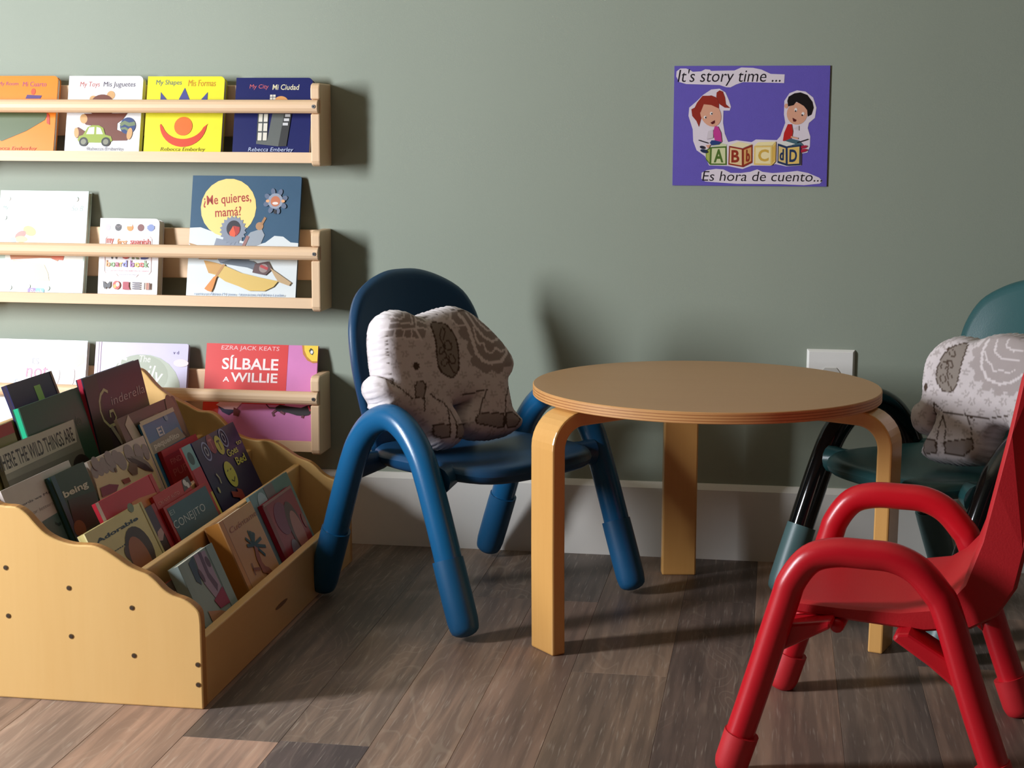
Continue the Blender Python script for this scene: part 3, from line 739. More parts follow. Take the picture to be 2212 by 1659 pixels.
for (u, z) in [(-.286, .191), (-.193, .166), (-.101, .142), (-.285, .121), (-.192, .096), (-.100, .073), (-.007, .065), (-.007, .036), (-.379, .216), (-.378, .146)]:
    mb = MB(); c = (BX + u, BY0, z)
    mb.prism([(c[0] + a, BY0 - .0002, z + b) for a, b in circle(0, 0, .0036, .0036, 14)], (0, -.0005, 0), 0)
    mb.prism([(c[0] + a, BY0 - .0007, z + b) for a, b in circle(0, 0, .0026, .0026, 10)], (0, -.0004, 0), 1)
    mb.build('screw', [M_SCR, mat('screw_drive_dark', (58, 40, 24), rough=.6)], near_panel, org)
mb = MB(); mb.prism([(BX + .0001, 2.50 + a, .046 + b) for a, b in circle(0, 0, .032, .0035, 20)], (.0005, 0, 0)); mb.build('maker_stamp', mat('stamp_brown', (120, 78, 36), rough=.6), fb, org)

# ================================================================== BOOKS
PAPER = mat('book_pages', (226, 218, 200), rough=0.8, var=0.04, vscale=300)
def cover_mat(rgb, rough=0.34):
    return mat('cover_%d_%d_%d_%d' % (tuple(rgb) + (int(rough * 100),)), rgb, rough=rough, spec=0.35, var=0.05, vscale=40)
def make_book(label, O, eu, ev, n, w, h, t, col, group, spine=None, board=False, art=None, pages=None, rough=0.34, cat='book', round_c=0.0):
    """O = lower left corner of the front face; the book body lies behind it (along -n)"""
    O, eu, ev, n = [np.asarray(a, float) for a in (O, eu, ev, n)]
    org = tuple(O + eu * (w / 2) - n * (t / 2))
    root = tag(empty('picture_book', org), label, cat, group)
    m = cover_mat(col, rough); ms = cover_mat(spine or col, rough); pg = pages or PAPER
    def sheet(mb, z0, z1, mi, ins=(0, 0, 0, 0), rad=0.0):
        l, r, b, t_ = ins; pts = [(l, b), (w - r, b), (w - r, h - t_), (l, h - t_)]
        if rad > 0:
            pts = [(l, b)] + [(w - r - rad + rad * math.sin(a), b + rad - rad * math.cos(a)) for a in np.linspace(0, math.pi / 2, 6)] + [(w - r - rad + rad * math.cos(a), h - t_ - rad + rad * math.sin(a)) for a in np.linspace(0, math.pi / 2, 6)] + [(l, h - t_)]
        mb.prism([O + eu * a + ev * b_ - n * z0 for a, b_ in pts], -n * (z1 - z0), mi)
    rad = round_c or (0.009 if board else 0.0)
    k = min(0.0022, t * .22)
    mb = MB(); sheet(mb, 0, k, 0, rad=rad); sheet(mb, t - k, t, 0, rad=rad)
    mb.prism([O + ev * b_ - n * z for b_, z in ((0, k), (h, k), (h, t - k), (0, t - k))], eu * k, 1)
    mb.build('cover', [m, ms], root, org)
    mb = MB(); g = 0.0012 if board or t < .008 else 0.0035
    sheet(mb, k, t - k, 0, (k, g, g, g), rad=rad); mb.build('pages', pg, root, org)
    if art:
        P = Print(O, eu, ev, n, w, h); art(P); P.build('cover_print', root, org)
    return root

# ---------------- books on the wall shelves: each leans back, standing in the tray
def shelf_book(label, shelf, xl, xr_, ytop, t, col, tilt=14.0, d0=0.0672, art=None, **k):
    d0 = 0.0672; a = min(math.radians(tilt), math.atan((d0 - t - 0.0175) / 0.136)); zb = SHELVES[shelf][0] + 0.0138 + t * math.sin(a)
    p = np.array([0, WALL_Y - d0, zb]); n = np.array([0, -math.cos(a), math.sin(a)]); ev = np.array([0, math.sin(a), math.cos(a)]); eu = np.array([1.0, 0, 0])
    A = at_plane(xl, ytop, p, n); B = at_plane(xr_, ytop + 1.5, p, n)
    h = (A[2] - zb) / math.cos(a); B[0] = min(B[0], SHELVES[shelf][1] - .0185)
    O = np.array([A[0], p[1], zb])
    return make_book(label, O, eu, ev, n, B[0] - A[0], h, t, col, 'books on the wall shelves', art=art, **k)
def art_room(P):
    P.text('My Room', .20, .865, .47, .925, (152, 62, 116), shear=.1); P.text('Mi Cuarto', .53, .865, .85, .925, (168, 70, 120), shear=.1)
    P.poly([(.60, .76), (.80, .75), (.78, .71), (.58, .71)], (72, 42, 112)); P.ell(.68, .80, .03, .04, (196, 72, 24))
    P.poly([(-.0, .60), (.90, .53), (.86, .44), (.62, .30), (.30, .17), (.10, .25), (0, .33)], (82, 98, 58))
    P.poly([(.88, .54), (.92, .50), (.93, .38), (.89, .40)], (190, 62, 30)); P.line([(.08, .30), (.25, .16)], .035, (188, 56, 28))
    P.text('Rebecca Emberley', .12, .045, .78, .105, (196, 84, 20), shear=.2)
shelf_book('orange board book with a green patchwork shape on the cover', 1, -34, 126, 164, .014, (246, 134, 22), art=art_room, board=True)
def art_toys(P):
    P.text('My Toys', .155, .845, .42, .925, (190, 88, 78), shear=.1); P.text('Mis Juguetes', .47, .845, .90, .925, (78, 66, 84), shear=.1)
    BR, TAN = (110, 56, 36), (206, 160, 104)
    P.ell(.58, .755, .055, .055, TAN); P.ell(.345, .71, .05, .04, TAN); P.ell(.47, .665, .145, .10, BR); P.ell(.47, .60, .20, .10, BR)
    P.poly([(.24, .52), (.82, .53), (.76, .45), (.69, .40), (.69, .32), (.75, .30), (.87, .345), (.90, .27), (.83, .185), (.58, .18), (.52, .33), (.42, .36), (.27, .38), (.20, .45)], BR)
    P.ell(.235, .455, .05, .06, TAN, .3); P.poly([(.12, .33), (.17, .35), (.26, .30), (.25, .22), (.15, .21)], BR); P.ell(.15, .28, .032, .065, TAN, .1)
    P.ell(.835, .37, .105, .105, (38, 62, 112)); P.line([(.735, .38), (.79, .41), (.85, .385), (.93, .40)], .05, (112, 128, 92)); P.line([(.745, .33), (.80, .34), (.85, .31)], .03, (112, 128, 92))
    P.ell(.865, .27, .036, .075, TAN, -.15)
    CAR = (146, 164, 54)
    P.poly([(.19, .235), (.24, .25), (.30, .35), (.36, .375), (.45, .372), (.51, .34), (.54, .255), (.62, .235), (.64, .18), (.60, .155), (.20, .155), (.17, .19)], CAR)
    P.poly([(.285, .262), (.32, .345), (.39, .352), (.39, .262)], (236, 238, 226)); P.poly([(.42, .262), (.42, .352), (.47, .34), (.51, .262)], (236, 238, 226))
    for u in (.255, .555): P.ell(u, .165, .06, .058, (44, 46, 40)); P.ell(u, .165, .036, .035, (132, 132, 112))
    P.text('Rebecca Emberley', .30, .045, .80, .10, (84, 78, 84), shear=.2)
shelf_book('white board book with a brown toy bear and green car', 1, 150, 310, 164, .016, (238, 238, 240), art=art_toys, board=True)
def art_shapes(P):
    P.text('My Shapes', .11, .875, .445, .955, (98, 110, 118), shear=.1); P.text('Mis Formas', .53, .875, .885, .955, (212, 138, 34), shear=.1)
    BL = (70, 72, 140)
    P.poly([(.18, .80), (.18, .60), (.36, .60)], BL); P.poly([(.49, .855), (.37, .60), (.61, .60)], BL); P.poly([(.79, .80), (.79, .60), (.62, .60)], BL)
    P.ell(.50, .37, .118, .118, (236, 108, 30))
    P.poly([(.205 + 0, .40)] + [(.50 + .305 * math.sin(a), .40 - .29 * math.cos(a)) for a in np.linspace(-1.5, 1.5, 18)] + [(.82, .405)] + [(.50 + .275 * math.sin(a), .425 - .215 * math.cos(a)) for a in np.linspace(1.25, -1.25, 16)], (212, 66, 30))
    P.text('Rebecca Emberley', .22, .045, .80, .105, (150, 128, 24), shear=.2)
shelf_book('yellow board book with an orange circle and red crescent smile', 1, 320, 486, 165, .016, (232, 226, 52), art=art_shapes, board=True)
def art_city(P):
    P.text('My City', .18, .845, .43, .915, (206, 100, 106), shear=.1); P.text('Mi Ciudad', .48, .845, .83, .915, (226, 216, 182), shear=.1, bold=.01)
    P.poly(circle(.60, .68, .10, .085, 16, 0, 0, math.pi), (222, 156, 92))
    for i in range(2):
        for j in range(2): P.rect(.455 + i * .04, .72 + j * .035, .488 + i * .04, .748 + j * .035, (222, 214, 198))
    P.poly([(.31, .17), (.31, .54), (.45, .54), (.45, .17)], (70, 74, 72))
    for i in range(2):
        for j in range(3): P.rect(.325 + i * .068, .20 + j * .118, .375 + i * .068, .30 + j * .118, (226, 220, 204))
    P.poly([(.50, .54), (.655, .54), (.60, .125), (.31, .155), (.31, .19), (.45, .19)], (98, 102, 98)); P.poly([(.655, .54), (.75, .54), (.705, .13), (.60, .125)], (54, 54, 54))
    for j in range(3): P.rect(.668 - j * .012, .50 - j * .055, .735 - j * .012, .535 - j * .055, (208, 208, 208))
    P.text('Rebecca Emberley', .21, .045, .80, .11, (190, 200, 226), shear=.2)
shelf_book('navy board book with a grey tower and orange moon', 1, 511, 676, 168, .016, (26, 32, 92), art=art_city, board=True)

def art_pale(P):
    P.rect(.10, .10, .985, .93, (246, 247, 240)); P.rect(0, 0, 1, .055, (176, 214, 206))
    P.text('My', .04, .805, .10, .855, (140, 168, 158), shear=.2); P.text('So B', .82, .81, .95, .86, (150, 172, 164), shear=.2)
    P.ell(.36, .615, .075, .045, (236, 168, 96), -.3); P.ell(.26, .575, .065, .035, (226, 108, 92), .4); P.ell(.27, .535, .07, .03, (240, 214, 116)); P.ell(.18, .525, .035, .03, (150, 180, 214))
    P.poly([(.15, .40), (.55, .40), (.70, .43), (.74, .38), (.70, .33), (.62, .36), (.5, .36), (.17, .34)], (196, 128, 86)); P.poly([(.62, .40), (.78, .42), (.76, .34), (.64, .35)], (214, 110, 80))
    P.poly([(.12, .25), (.22, .17), (.35, .15), (.62, .145), (.60, .22), (.55, .30), (.20, .34)], (222, 202, 150))
    P.rect(.385, .005, .475, .075, (114, 70, 142)); P.rect(.475, .005, .57, .075, (92, 160, 206)); P.text('Pooh', .41, .015, .55, .065, (226, 206, 168), shear=.2)
    for u, v in ((.09, .92), (.06, .74), (.17, .075), (.38, .09), (.60, .075), (.86, .92)): P.ell(u, v, .03, .025, (244, 250, 246))
shelf_book('thick pale mint picture book with a white panel and small crouching child', 2, 2, 192, 411, .017, (206, 226, 216), art=art_pale, rough=.2, tilt=15)
def art_spanish(P):
    for u, c in ((.125, (188, 180, 186)), (.31, (52, 44, 44)), (.51, (226, 138, 44)), (.69, (116, 52, 44)), (.86, (120, 136, 186))): P.ell(u, .885, .055, .045, c)
    P.line([(.27, .91), (.31, .885), (.36, .91)], .025, (96, 84, 84)); P.rect(.47, .86, .55, .90, (226, 138, 44)); P.rect(.455, .90, .545, .925, (238, 226, 214)); P.rect(.80, .865, .92, .91, (120, 136, 186))
    PK = (240, 208, 202)
    P.line([(.10, .74), (.13, .77), (.85, .77), (.88, .74), (.88, .33), (.85, .30), (.68, .30), (.64, .265), (.34, .265), (.30, .30), (.13, .30), (.10, .33)], .012, PK, True)
    for s, a, b, c in (('my', .12, .24, (220, 92, 72)), ('first', .30, .47, (234, 140, 62)), ('spanish', .52, .86, (206, 82, 74))): P.text(s, a, .655, b, .745, c, bold=.015)
    for s, a, b, c in (('W', .17, .35, (60, 60, 56)), ('O', .38, .53, (196, 76, 60)), ('R', .56, .68, (110, 120, 70)), ('D', .71, .86, (60, 66, 130))): P.text(s, a, .485, b, .62, c, bold=.04)
    x = .13
    for ch, wd, c in (('b', .075, (232, 150, 84)), ('o', .08, (126, 172, 116)), ('a', .075, (176, 84, 110)), ('r', .05, (214, 180, 82)), ('d', .08, (120, 124, 186)), (' ', .045, PK), ('b', .08, (150, 92, 156)), ('o', .08, (232, 196, 84)), ('o', .08, (216, 86, 78)), ('k', .075, (118, 168, 110))):
        if ch != ' ': P.text(ch, x, .385, x + wd - .008, .47 if ch in 'bdk' else .445, c, bold=.02)
        x += wd
    P.text('mi primer libro de palabras en español', .13, .325, .86, .352, (208, 116, 128)); P.text('a bilingual word book', .34, .278, .66, .30, (140, 132, 150))
    P.poly([(.09, .21), (.16, .165), (.22, .21), (.225, .14), (.185, .105), (.16, .13), (.13, .10), (.10, .13)], (50, 48, 50))
    P.ell(.32, .155, .062, .055, (206, 72, 56)); P.ell(.34, .165, .03, .028, (240, 222, 204)); P.ell(.295, .14, .025, .025, (236, 168, 64))
    P.poly([(.43, .20), (.53, .20), (.53, .14), (.55, .10), (.43, .10)], (168, 36, 58))
    for j in range(4): P.rect(.59, .105 + j * .025, .72, .122 + j * .025, (112, 104, 112))
    for j, c in enumerate(((92, 70, 62), (206, 176, 150), (150, 74, 60), (212, 140, 110), (96, 56, 50))): P.rect(.79 + j * .02, .105, .81 + j * .02, .19, c)
shelf_book('white board book covered with small pictures and rainbow lettering', 2, 217, 345, 471, .026, (244, 240, 240), art=art_spanish, board=True, d0=.067, tilt=11)
def art_kayak(P):
    SNOW = (214, 220, 220)
    P.poly([(0, 0), (1, 0), (1, .47), (.93, .475), (.86, .52), (.78, .525), (.70, .47), (.62, .45), (.40, .50), (.20, .555), (.10, .585), (0, .58)], SNOW)
    P.ell(.345, .745, .255, .232, (246, 214, 128))
    P.text('¿Me quieres,', .11, .755, .55, .855, (168, 54, 38), bold=.012, rot=.10); P.text('mamá?', .225, .675, .465, .75, (168, 54, 38), bold=.012, rot=.08)
    P.poly([(0, .46), (.13, .43), (.27, .41), (.27, .33), (.10, .33)], (184, 142, 92))
    GR = (138, 146, 160)
    P.poly([(.25, .50), (.50, .46), (.60, .40), (.55, .30), (.30, .30), (.22, .40)], GR)
    P.poly([(.50, .48), (.56, .55), (.66, .58), (.69, .53), (.66, .46), (.56, .42)], (150, 158, 166)); P.ell(.64, .60, .035, .032, (176, 132, 92)); P.line([(.655, .61), (.69, .67)], .022, (168, 122, 80))
    P.poly([(.40 + (.125 if i % 2 else .105) * math.cos(a), .565 + (.118 if i % 2 else .098) * math.sin(a)) for i, a in enumerate(np.linspace(0, 2 * math.pi, 40, endpoint=False))], (132, 140, 154))
    P.ell(.405, .578, .066, .065, (38, 34, 42)); P.poly([(.365, .545), (.40, .60), (.425, .535), (.42, .51), (.375, .52)], (226, 88, 50)); P.poly([(.405, .60), (.46, .59), (.46, .55), (.43, .515)], (176, 46, 38))
    P.line([(.30, .40), (.34, .36), (.42, .37)], .018, (118, 66, 110)); P.line([(.54, .52), (.46, .34)], .028, (156, 110, 104))
    # sun mask
    for q in range(8): a = q * math.pi / 4 + .3; P.ell(.775 + .085 * math.cos(a), .80 + .078 * math.sin(a), .028, .02, (96, 110, 134), a)
    P.ell(.775, .80, .068, .062, (150, 158, 172)); P.ell(.775, .798, .044, .042, (196, 116, 80)); P.ell(.775, .782, .027, .011, (232, 222, 214)); P.ell(.705, .80, .017, .012, (232, 170, 120)); P.ell(.845, .80, .017, .012, (232, 170, 120)); P.rect(.765, .70, .79, .73, (40, 38, 44))
    # boat
    P.poly([(.30, .30), (.55, .27), (.66, .235), (.68, .28), (.60, .32), (.42, .34)], (96, 106, 116)); P.poly([(.62, .30), (.74, .32), (.78, .26), (.72, .21), (.60, .23)], (92, 66, 66)); P.ell(.70, .265, .04, .035, (150, 132, 126)); P.line([(.67, .285), (.74, .26)], .025, (176, 58, 60))
    P.poly([(.15, .32), (.33, .285), (.50, .225), (.68, .19), (.84, .165), (.80, .12), (.72, .085), (.58, .085), (.48, .12), (.36, .155), (.27, .205), (.20, .22)], (214, 180, 96)); P.poly([(.15, .32), (.27, .30), (.33, .285), (.29, .21), (.20, .22)], (200, 152, 80))
    P.poly([(.76, .27), (.96, .155), (.94, .13), (.84, .16), (.80, .21)], (190, 160, 118))
    P.line([(.34, .29), (.27, .19)], .022, (186, 134, 74)); P.poly([(.28, .20), (.25, .19), (.17, .095), (.20, .078), (.235, .07), (.25, .10)], (216, 136, 54))
    P.text('escrito por Barbara M. Joosse   ilustraciones de Barbara Lavallee', .08, .040, .90, .064, (92, 120, 160), shear=.15)
shelf_book('blue picture book with a big yellow moon and a parka figure in a kayak', 2, 417, 652, 379, .007, (70, 98, 122), art=art_kayak, tilt=13.5, d0=.068, rough=.25, round_c=.005)
def art_fair(P):
    P.poly([(.72, .78), (.82, .93), (.96, .90), (.98, .78), (.90, .72), (.78, .80)], (232, 196, 166)); P.rect(.90, .86, 1, 1, (206, 228, 230)); P.rect(.92, .35, 1, .70, (204, 222, 228))
    P.text('ts', .42, .74, .50, .82, (150, 150, 160)); P.text('not', .37, .605, .60, .72, (206, 96, 132), shear=.1); P.text('fair', .24, .50, .46, .585, (142, 148, 158))
    P.poly([(0, .66), (.06, .60), (.10, .53), (0, .52)], (214, 96, 140)); P.ell(.69, .60, .035, .10, (232, 214, 214), -.2); P.ell(.85, .60, .035, .11, (236, 204, 208), -.15); P.ell(.77, .54, .05, .03, (238, 220, 220))
shelf_book('pale picture book with pink and grey hand lettering', 3, -14, 190, 731, .011, (236, 236, 238), art=art_fair, rough=.2, round_c=.006)
def art_family(P):
    P.ell(.54, .50, .40, .38, (168, 176, 158)); P.ell(.50, .66, .30, .22, (154, 162, 142))
    P.text('The', .48, .80, .60, .87, (216, 216, 208), shear=.15); P.text('Family', .24, .56, .74, .80, (228, 228, 218), shear=.05, rot=-.22)
    P.text('v d', .84, .89, .90, .925, (110, 96, 150))
    P.rect(0, 0, .035, 1, (206, 190, 206)); P.rect(.05, 0, .062, 1, (190, 168, 190))
    P.ell(.93, .80, .08, .04, (226, 206, 206))
shelf_book('lilac picture book with a round grey green bush on the cover', 3, 208, 408, 738, .009, (206, 200, 226), art=art_family, round_c=.004, rough=.25)
def art_whistle(P):
    P.rect(0, .40, .735, 1, (214, 44, 38)); P.rect(0, 0, .14, .40, (220, 60, 44))
    P.text('EZRA JACK KEATS', .135, .925, .655, .98, (238, 190, 190), shear=.08); P.text('SÍLBALE', .15, .74, .655, .885, (244, 226, 222), bold=.02); P.text('WILLIE', .235, .615, .655, .71, (244, 226, 222), bold=.02); P.text('A', .165, .615, .225, .665, (244, 226, 222), bold=.02)
    P.poly([(1, .83), (.96, .825), (.91, .85), (.87, .91), (.855, 1), (1, 1)], (196, 128, 44)); P.poly([(1, .845), (.95, .845), (.905, .89), (.88, .95), (.875, 1), (1, 1)], (244, 206, 62)); P.poly([(.92, .95), (.935, .975), (.955, .96), (.965, .93), (.955, .905), (.935, .915)], (58, 52, 44)); P.ell(.945, .935, .012, .018, (236, 232, 224))
    P.poly([(.12, .38), (.22, .47), (.40, .475), (.43, .45), (.36, .42), (.30, .335), (.20, .34)], (232, 190, 196)); P.poly([(.14, .37), (.20, .34), (.30, .335), (.24, .28), (.18, .31)], (44, 38, 80)); P.poly([(.28, .36), (.34, .33), (.33, .27), (.28, .28)], (120, 44, 44))
    BK = (34, 22, 26)
    P.poly([(.655, .375), (.69, .40), (.78, .385), (.88, .375), (.93, .40), (.97, .41), (.985, .35), (.95, .305), (.90, .295), (.84, .30), (.76, .325), (.70, .325), (.66, .34)], BK); P.line([(.66, .345), (.63, .315), (.645, .285)], .02, (110, 46, 62)); P.line([(.70, .33), (.735, .31)], .02, (110, 46, 62)); P.line([(.90, .30), (.895, .275)], .02, (110, 46, 62)); P.line([(.57, .40), (.60, .365), (.66, .365)], .008, BK); P.line([(.945, .395), (.965, .345)], .014, (200, 60, 90))
shelf_book('red and pink picture book with big white capitals and a black dachshund', 3, 447, 690, 741, .006, (214, 132, 186), art=art_whistle, d0=.070, tilt=15, rough=.3)

# ---------------- books in the bin: rows run toward the wall, covers face right and lean back on the dividers
def bin_book(label, tier, TL, TR, deg, t, col, off=0.0, art=None, zb=None, **k):
    a = math.radians(deg); u, zr = DIV[tier - 1]
    n = np.array([math.cos(a), 0, math.sin(a)]); ev = np.array([-math.sin(a), 0, math.cos(a)]); eu = np.array([0, 1.0, 0])
    p = np.array([BX + u, 0, zr]) + n * (t + off + 0.0006)
    A = at_plane(*TL, p, n); B = at_plane(*TR, p, n)
    xf = (BX - FB if tier == 1 else BX + DIV[tier - 2][0] - .012) - .0035
    z_lim = p[2] - (xf - p[0]) / math.tan(a)
    z0 = max(z_lim, 0.011 + t * math.sin(a), zb or 0)
    ztop = max(A[2], B[2]) if A[2] < B[2] + .012 else 0.5 * (A[2] + B[2])
    h = (ztop - z0) / math.cos(a)
    y0 = max(A[1], BY0 + PT + .002); y1 = min(B[1], BY1 - PT - .002)
    O = np.array([p[0] - (z0 - p[2]) * math.tan(a), y0, z0])
    return make_book(label, O, eu, ev, n, y1 - y0, h, t, col, 'picture books in the bin', art=art, **k)
# row 1, behind the front board
def art_palm(P):
    P.rect(0, 0, .10, 1, (204, 140, 72)); P.line([(.10, 0), (.10, 1)], .010, (140, 92, 48)); P.zoom(440, 1000, 6.91)
    P.ztext('Cuéntame', (405, 1060), (760, 700), (168, 96, 62), shear=.15)
    G = (58, 72, 58)
    for q in ((650, 1010), (685, 1015), (715, 1030), (745, 1045), (850, 1120), (920, 1245), (615, 1130), (640, 1240), (915, 1380)): P.line(P.U([(745, 1230), q]), .035, G)
    P.poly(P.U([(740, 1235), (790, 1270), (860, 1480), (1010, 1660), (880, 1640), (780, 1430)]), (160, 88, 52)); P.poly(P.U([(870, 1530), (960, 1560), (1040, 1640), (960, 1680)]), (150, 78, 44)); P.line(P.U([(705, 1500), (770, 1680)]), .02, (140, 78, 44)); P.line(P.U([(740, 1590), (840, 1580)]), .03, (146, 80, 44))
bin_book('thick tan hardcover with a palm tree on the cover', 1, (475, 1135), (541, 1082), 24, .027, (206, 152, 98), art=art_palm, spine=(196, 132, 62))
def art_teal(P):
    P.rect(.55, .72, 1, 1, (96, 128, 116)); P.rect(.36, .70, .58, 1, (128, 104, 100)); P.ell(.24, .86, .11, .12, (176, 190, 190)); P.rect(0, 0, .12, 1, (124, 150, 150))
bin_book('grey green picture book behind the crimson paperback', 1, (537, 1075), (618, 1019), 24, .006, (120, 144, 140), art=art_teal)
def art_crim(P):
    P.rect(0, 0, .10, 1, (134, 14, 30)); P.ell(.40, .70, .22, .22, (132, 30, 76)); P.ell(.66, .50, .19, .36, (88, 40, 40)); P.ell(.69, .42, .15, .30, (190, 116, 108)); P.ell(.40, .24, .12, .16, (134, 116, 130)); P.poly([(.3, 0), (.6, .12), (1, .05), (1, 0)], (70, 52, 40)); P.ell(.95, .50, .05, .10, (160, 84, 84)); P.rect(.02, .965, 1, 1, (170, 108, 96))
bin_book('crimson and purple paperback with a pink oval figure', 1, (565, 1092), (627, 1050), 24, .008, (160, 28, 52), off=.0075, art=art_crim)
def art_lilac(P):
    P.rect(.78, 0, 1, 1, (150, 168, 164)); P.line([(.80, 0), (.80, 1)], .014, (70, 84, 84)); P.rect(0, 0, .13, 1, (156, 172, 168))
    P.poly([(.25, .95), (.42, 1), (.40, .80), (.34, .62), (.25, .70)], (82, 96, 112)); P.poly([(.44, 1), (.74, .97), (.76, .45), (.52, .35), (.40, .62)], (176, 152, 176)); P.poly([(.56, 1), (.64, .98), (.62, .70), (.70, .50), (.62, .42), (.54, .66)], (114, 88, 108))
    P.ell(.70, .82, .05, .08, (110, 84, 100), .2); P.ell(.42, .72, .04, .10, (110, 84, 100), .2); P.poly([(.45, .36), (.78, .44), (.80, .20), (.52, .22)], (160, 44, 76)); P.poly([(.20, .30), (.50, .20), (.78, .05), (.78, 0), (.2, 0)], (196, 142, 104)); P.poly([(.45, .10), (.75, .12), (.75, 0), (.55, 0)], (144, 80, 34))
bin_book('lilac and grey board book low in the front row', 1, (378, 1211), (462, 1184), 24, .017, (160, 176, 172), off=.0072, art=art_lilac, board=True)
def art_sr(P):
    P.rect(0, .72, 1, 1, (92, 78, 64)); 
    for u in (.32, .55, .78): P.rect(u, .74, u + .12, .88, (214, 204, 184))
    P.line([(.2, .5), (.6, .3), (.7, .6)], .05, (200, 150, 140))
bin_book('small red board book beside the wavy side panel', 1, (353, 1265), (390, 1243), 24, .006, (168, 34, 28), art=art_sr, board=True)
# row 2
def art_adorable(P):
    NV = (52, 66, 82); P.zoom(0, 960, 5.185)
    P.ztext('Adorable', (1085, 1120), (1530, 800), NV, bold=.035); P.ztext('you!', (1235, 1240), (1400, 1110), NV, bold=.03); P.ell(*P.uv(1460, 710), .05, .045, (128, 142, 118))
    P.ell(*P.uv(1575, 1190), .21, .24, (78, 58, 46)); P.ell(*P.uv(1440, 1215), .06, .07, (92, 66, 50)); P.ell(*P.uv(1590, 1300), .15, .24, (172, 104, 62)); P.rect(.965, 0, 1, 1, (206, 196, 140)); P.line([(.05, 0), (.05, .85)], .025, (150, 140, 100))
bin_book('cream picture book with dark blue bubble lettering and a brown bear', 2, (182, 1154), (305, 1086), 25, .012, (228, 214, 156), off=.0075, art=art_adorable, spine=(214, 198, 130))
def art_pink(P):
    P.rect(0, 0, .05, 1, (224, 196, 190)); P.zoom(170, 940, 8.73); P.poly(P.U([(990, 1270), (1130, 1190), (1510, 1060), (1560, 1250), (1100, 1500)]), (214, 128, 70)); P.ztext('y Story', (1060, 1340), (1500, 1090), (236, 160, 96), shear=.15); P.rect(.94, .55, 1, 1, (186, 44, 44))
bin_book('plain red pink paperback with orange lettering behind the cream book', 2, (205, 1088), (327, 1023), 25, .006, (202, 48, 66), art=art_pink)
def art_brown(P):
    P.rect(.06, .72, .72, 1, (78, 58, 80)); P.rect(.72, 0, 1, 1, (168, 34, 40)); P.poly([(.10, .66), (.30, .74), (.66, .76), (.72, .70), (.40, .64)], (198, 160, 160)); P.poly([(.10, 0), (.25, .20), (.5, .18), (.70, .14), (.72, 0)], (178, 138, 106)); P.line([(.02, 0), (.02, 1)], .05, (120, 104, 40))
bin_book('dark brown picture book wedged beside the cream book', 2, (307, 1102), (333, 1087), 25, .007, (70, 44, 42), off=.0075, art=art_brown)
def art_rabbit(P):
    P.rect(.05, 0, .95, .965, (62, 96, 112)); P.rect(.05, 0, .95, .40, (50, 66, 78)); P.rect(.95, .0, 1, .60, (140, 52, 48)); P.zoom(280, 1020, 7.54)
    P.ztext('El', (665, 715), (705, 600), (150, 166, 174)); P.ztext('CONEJITO', (765, 975), (1190, 500), (206, 212, 216), bold=-.008); P.ztext('andarín', (1010, 1060), (1420, 720), (198, 206, 208), bold=-.01)
bin_book('blue picture book with thin white capitals in the second row', 2, (352, 1097), (446, 1044), 25, .006, (176, 40, 44), off=.0150, art=art_rabbit)
def art_bred(P):
    P.zoom(280, 1020, 7.54); P.poly(P.U([(840, 130), (940, 60), (1010, 200), (890, 320)]), (78, 62, 66)); P.ell(*P.uv(895, 175), .045, .035, (214, 210, 206)); P.ell(*P.uv(945, 210), .04, .03, (214, 210, 206)); P.ztext('CRI NVT AUTO', (480, 550), (790, 300), (222, 150, 140), bold=-.01)
bin_book('red picture book just behind the blue white lettered one', 2, (334, 1084), (403, 1031), 25, .006, (190, 42, 46), off=.0075, art=art_bred)
def art_otto(P):
    P.zoom(390, 890, 6.91)
    def L(x, y, ch, ring, c, fill=None):
        u, v = P.uv(x, y)
        if fill: P.ell(u, v, .078, .078, fill)
        else: P.ring(u, v, .070, .070, .015, ring)
        P.text(ch, u - .035, v - .04, u + .035, v + .04, c, bold=.03)
    L(385, 590, 'O', (150, 158, 196), (170, 170, 180)); L(455, 480, 'T', None, (196, 100, 104), (140, 48, 62)); L(575, 495, 'T', None, (60, 56, 50), (206, 194, 70)); L(635, 390, 'O', (140, 148, 186), (136, 140, 160))
    Y = (206, 200, 76)
    P.ztext('Goes', (715, 680), (815, 490), Y, bold=.02); P.ztext('to', (835, 500), (880, 405), Y, bold=.02); P.ztext('Bed', (850, 800), (930, 610), Y, bold=.02)
    u, v = P.uv(745, 930); P.ell(u, v, .105, .105, Y); P.line([(u - .05, v + .03), (u - .02, v + .04)], .01, (60, 60, 30)); P.line([(u + .02, v + .03), (u + .05, v + .04)], .01, (60, 60, 30)); P.line([(u - .04, v - .04), (u, v - .06), (u + .05, v - .03)], .012, (60, 60, 30))
    P.line(P.U([(520, 930), (570, 990), (600, 1070)]), .018, (190, 188, 150)); P.ell(*P.uv(565, 1170), .018, .025, (190, 188, 130)); P.poly(P.U([(830, 1140), (900, 1160), (970, 1300), (880, 1310)]), (158, 46, 40)); P.line(P.U([(760, 1230), (860, 1240)]), .05, (158, 56, 44))
bin_book('navy picture book with a smiling yellow face and yellow letters', 2, (413, 958), (503, 911), 25, .005, (22, 26, 74), art=art_otto)
def art_sq(P):
    P.rect(0, .82, 1, 1, (122, 176, 178)); P.ell(.45, .90, .3, .05, (38, 84, 84)); P.rect(0, .62, 1, .82, (184, 34, 60)); P.rect(.1, .42, 1, .62, (210, 196, 78)); P.rect(0, .3, .6, .46, (184, 120, 70))
bin_book('narrow book striped teal red and yellow beside the navy one', 2, (391, 968), (410, 959), 25, .004, (150, 60, 60), art=art_sq)
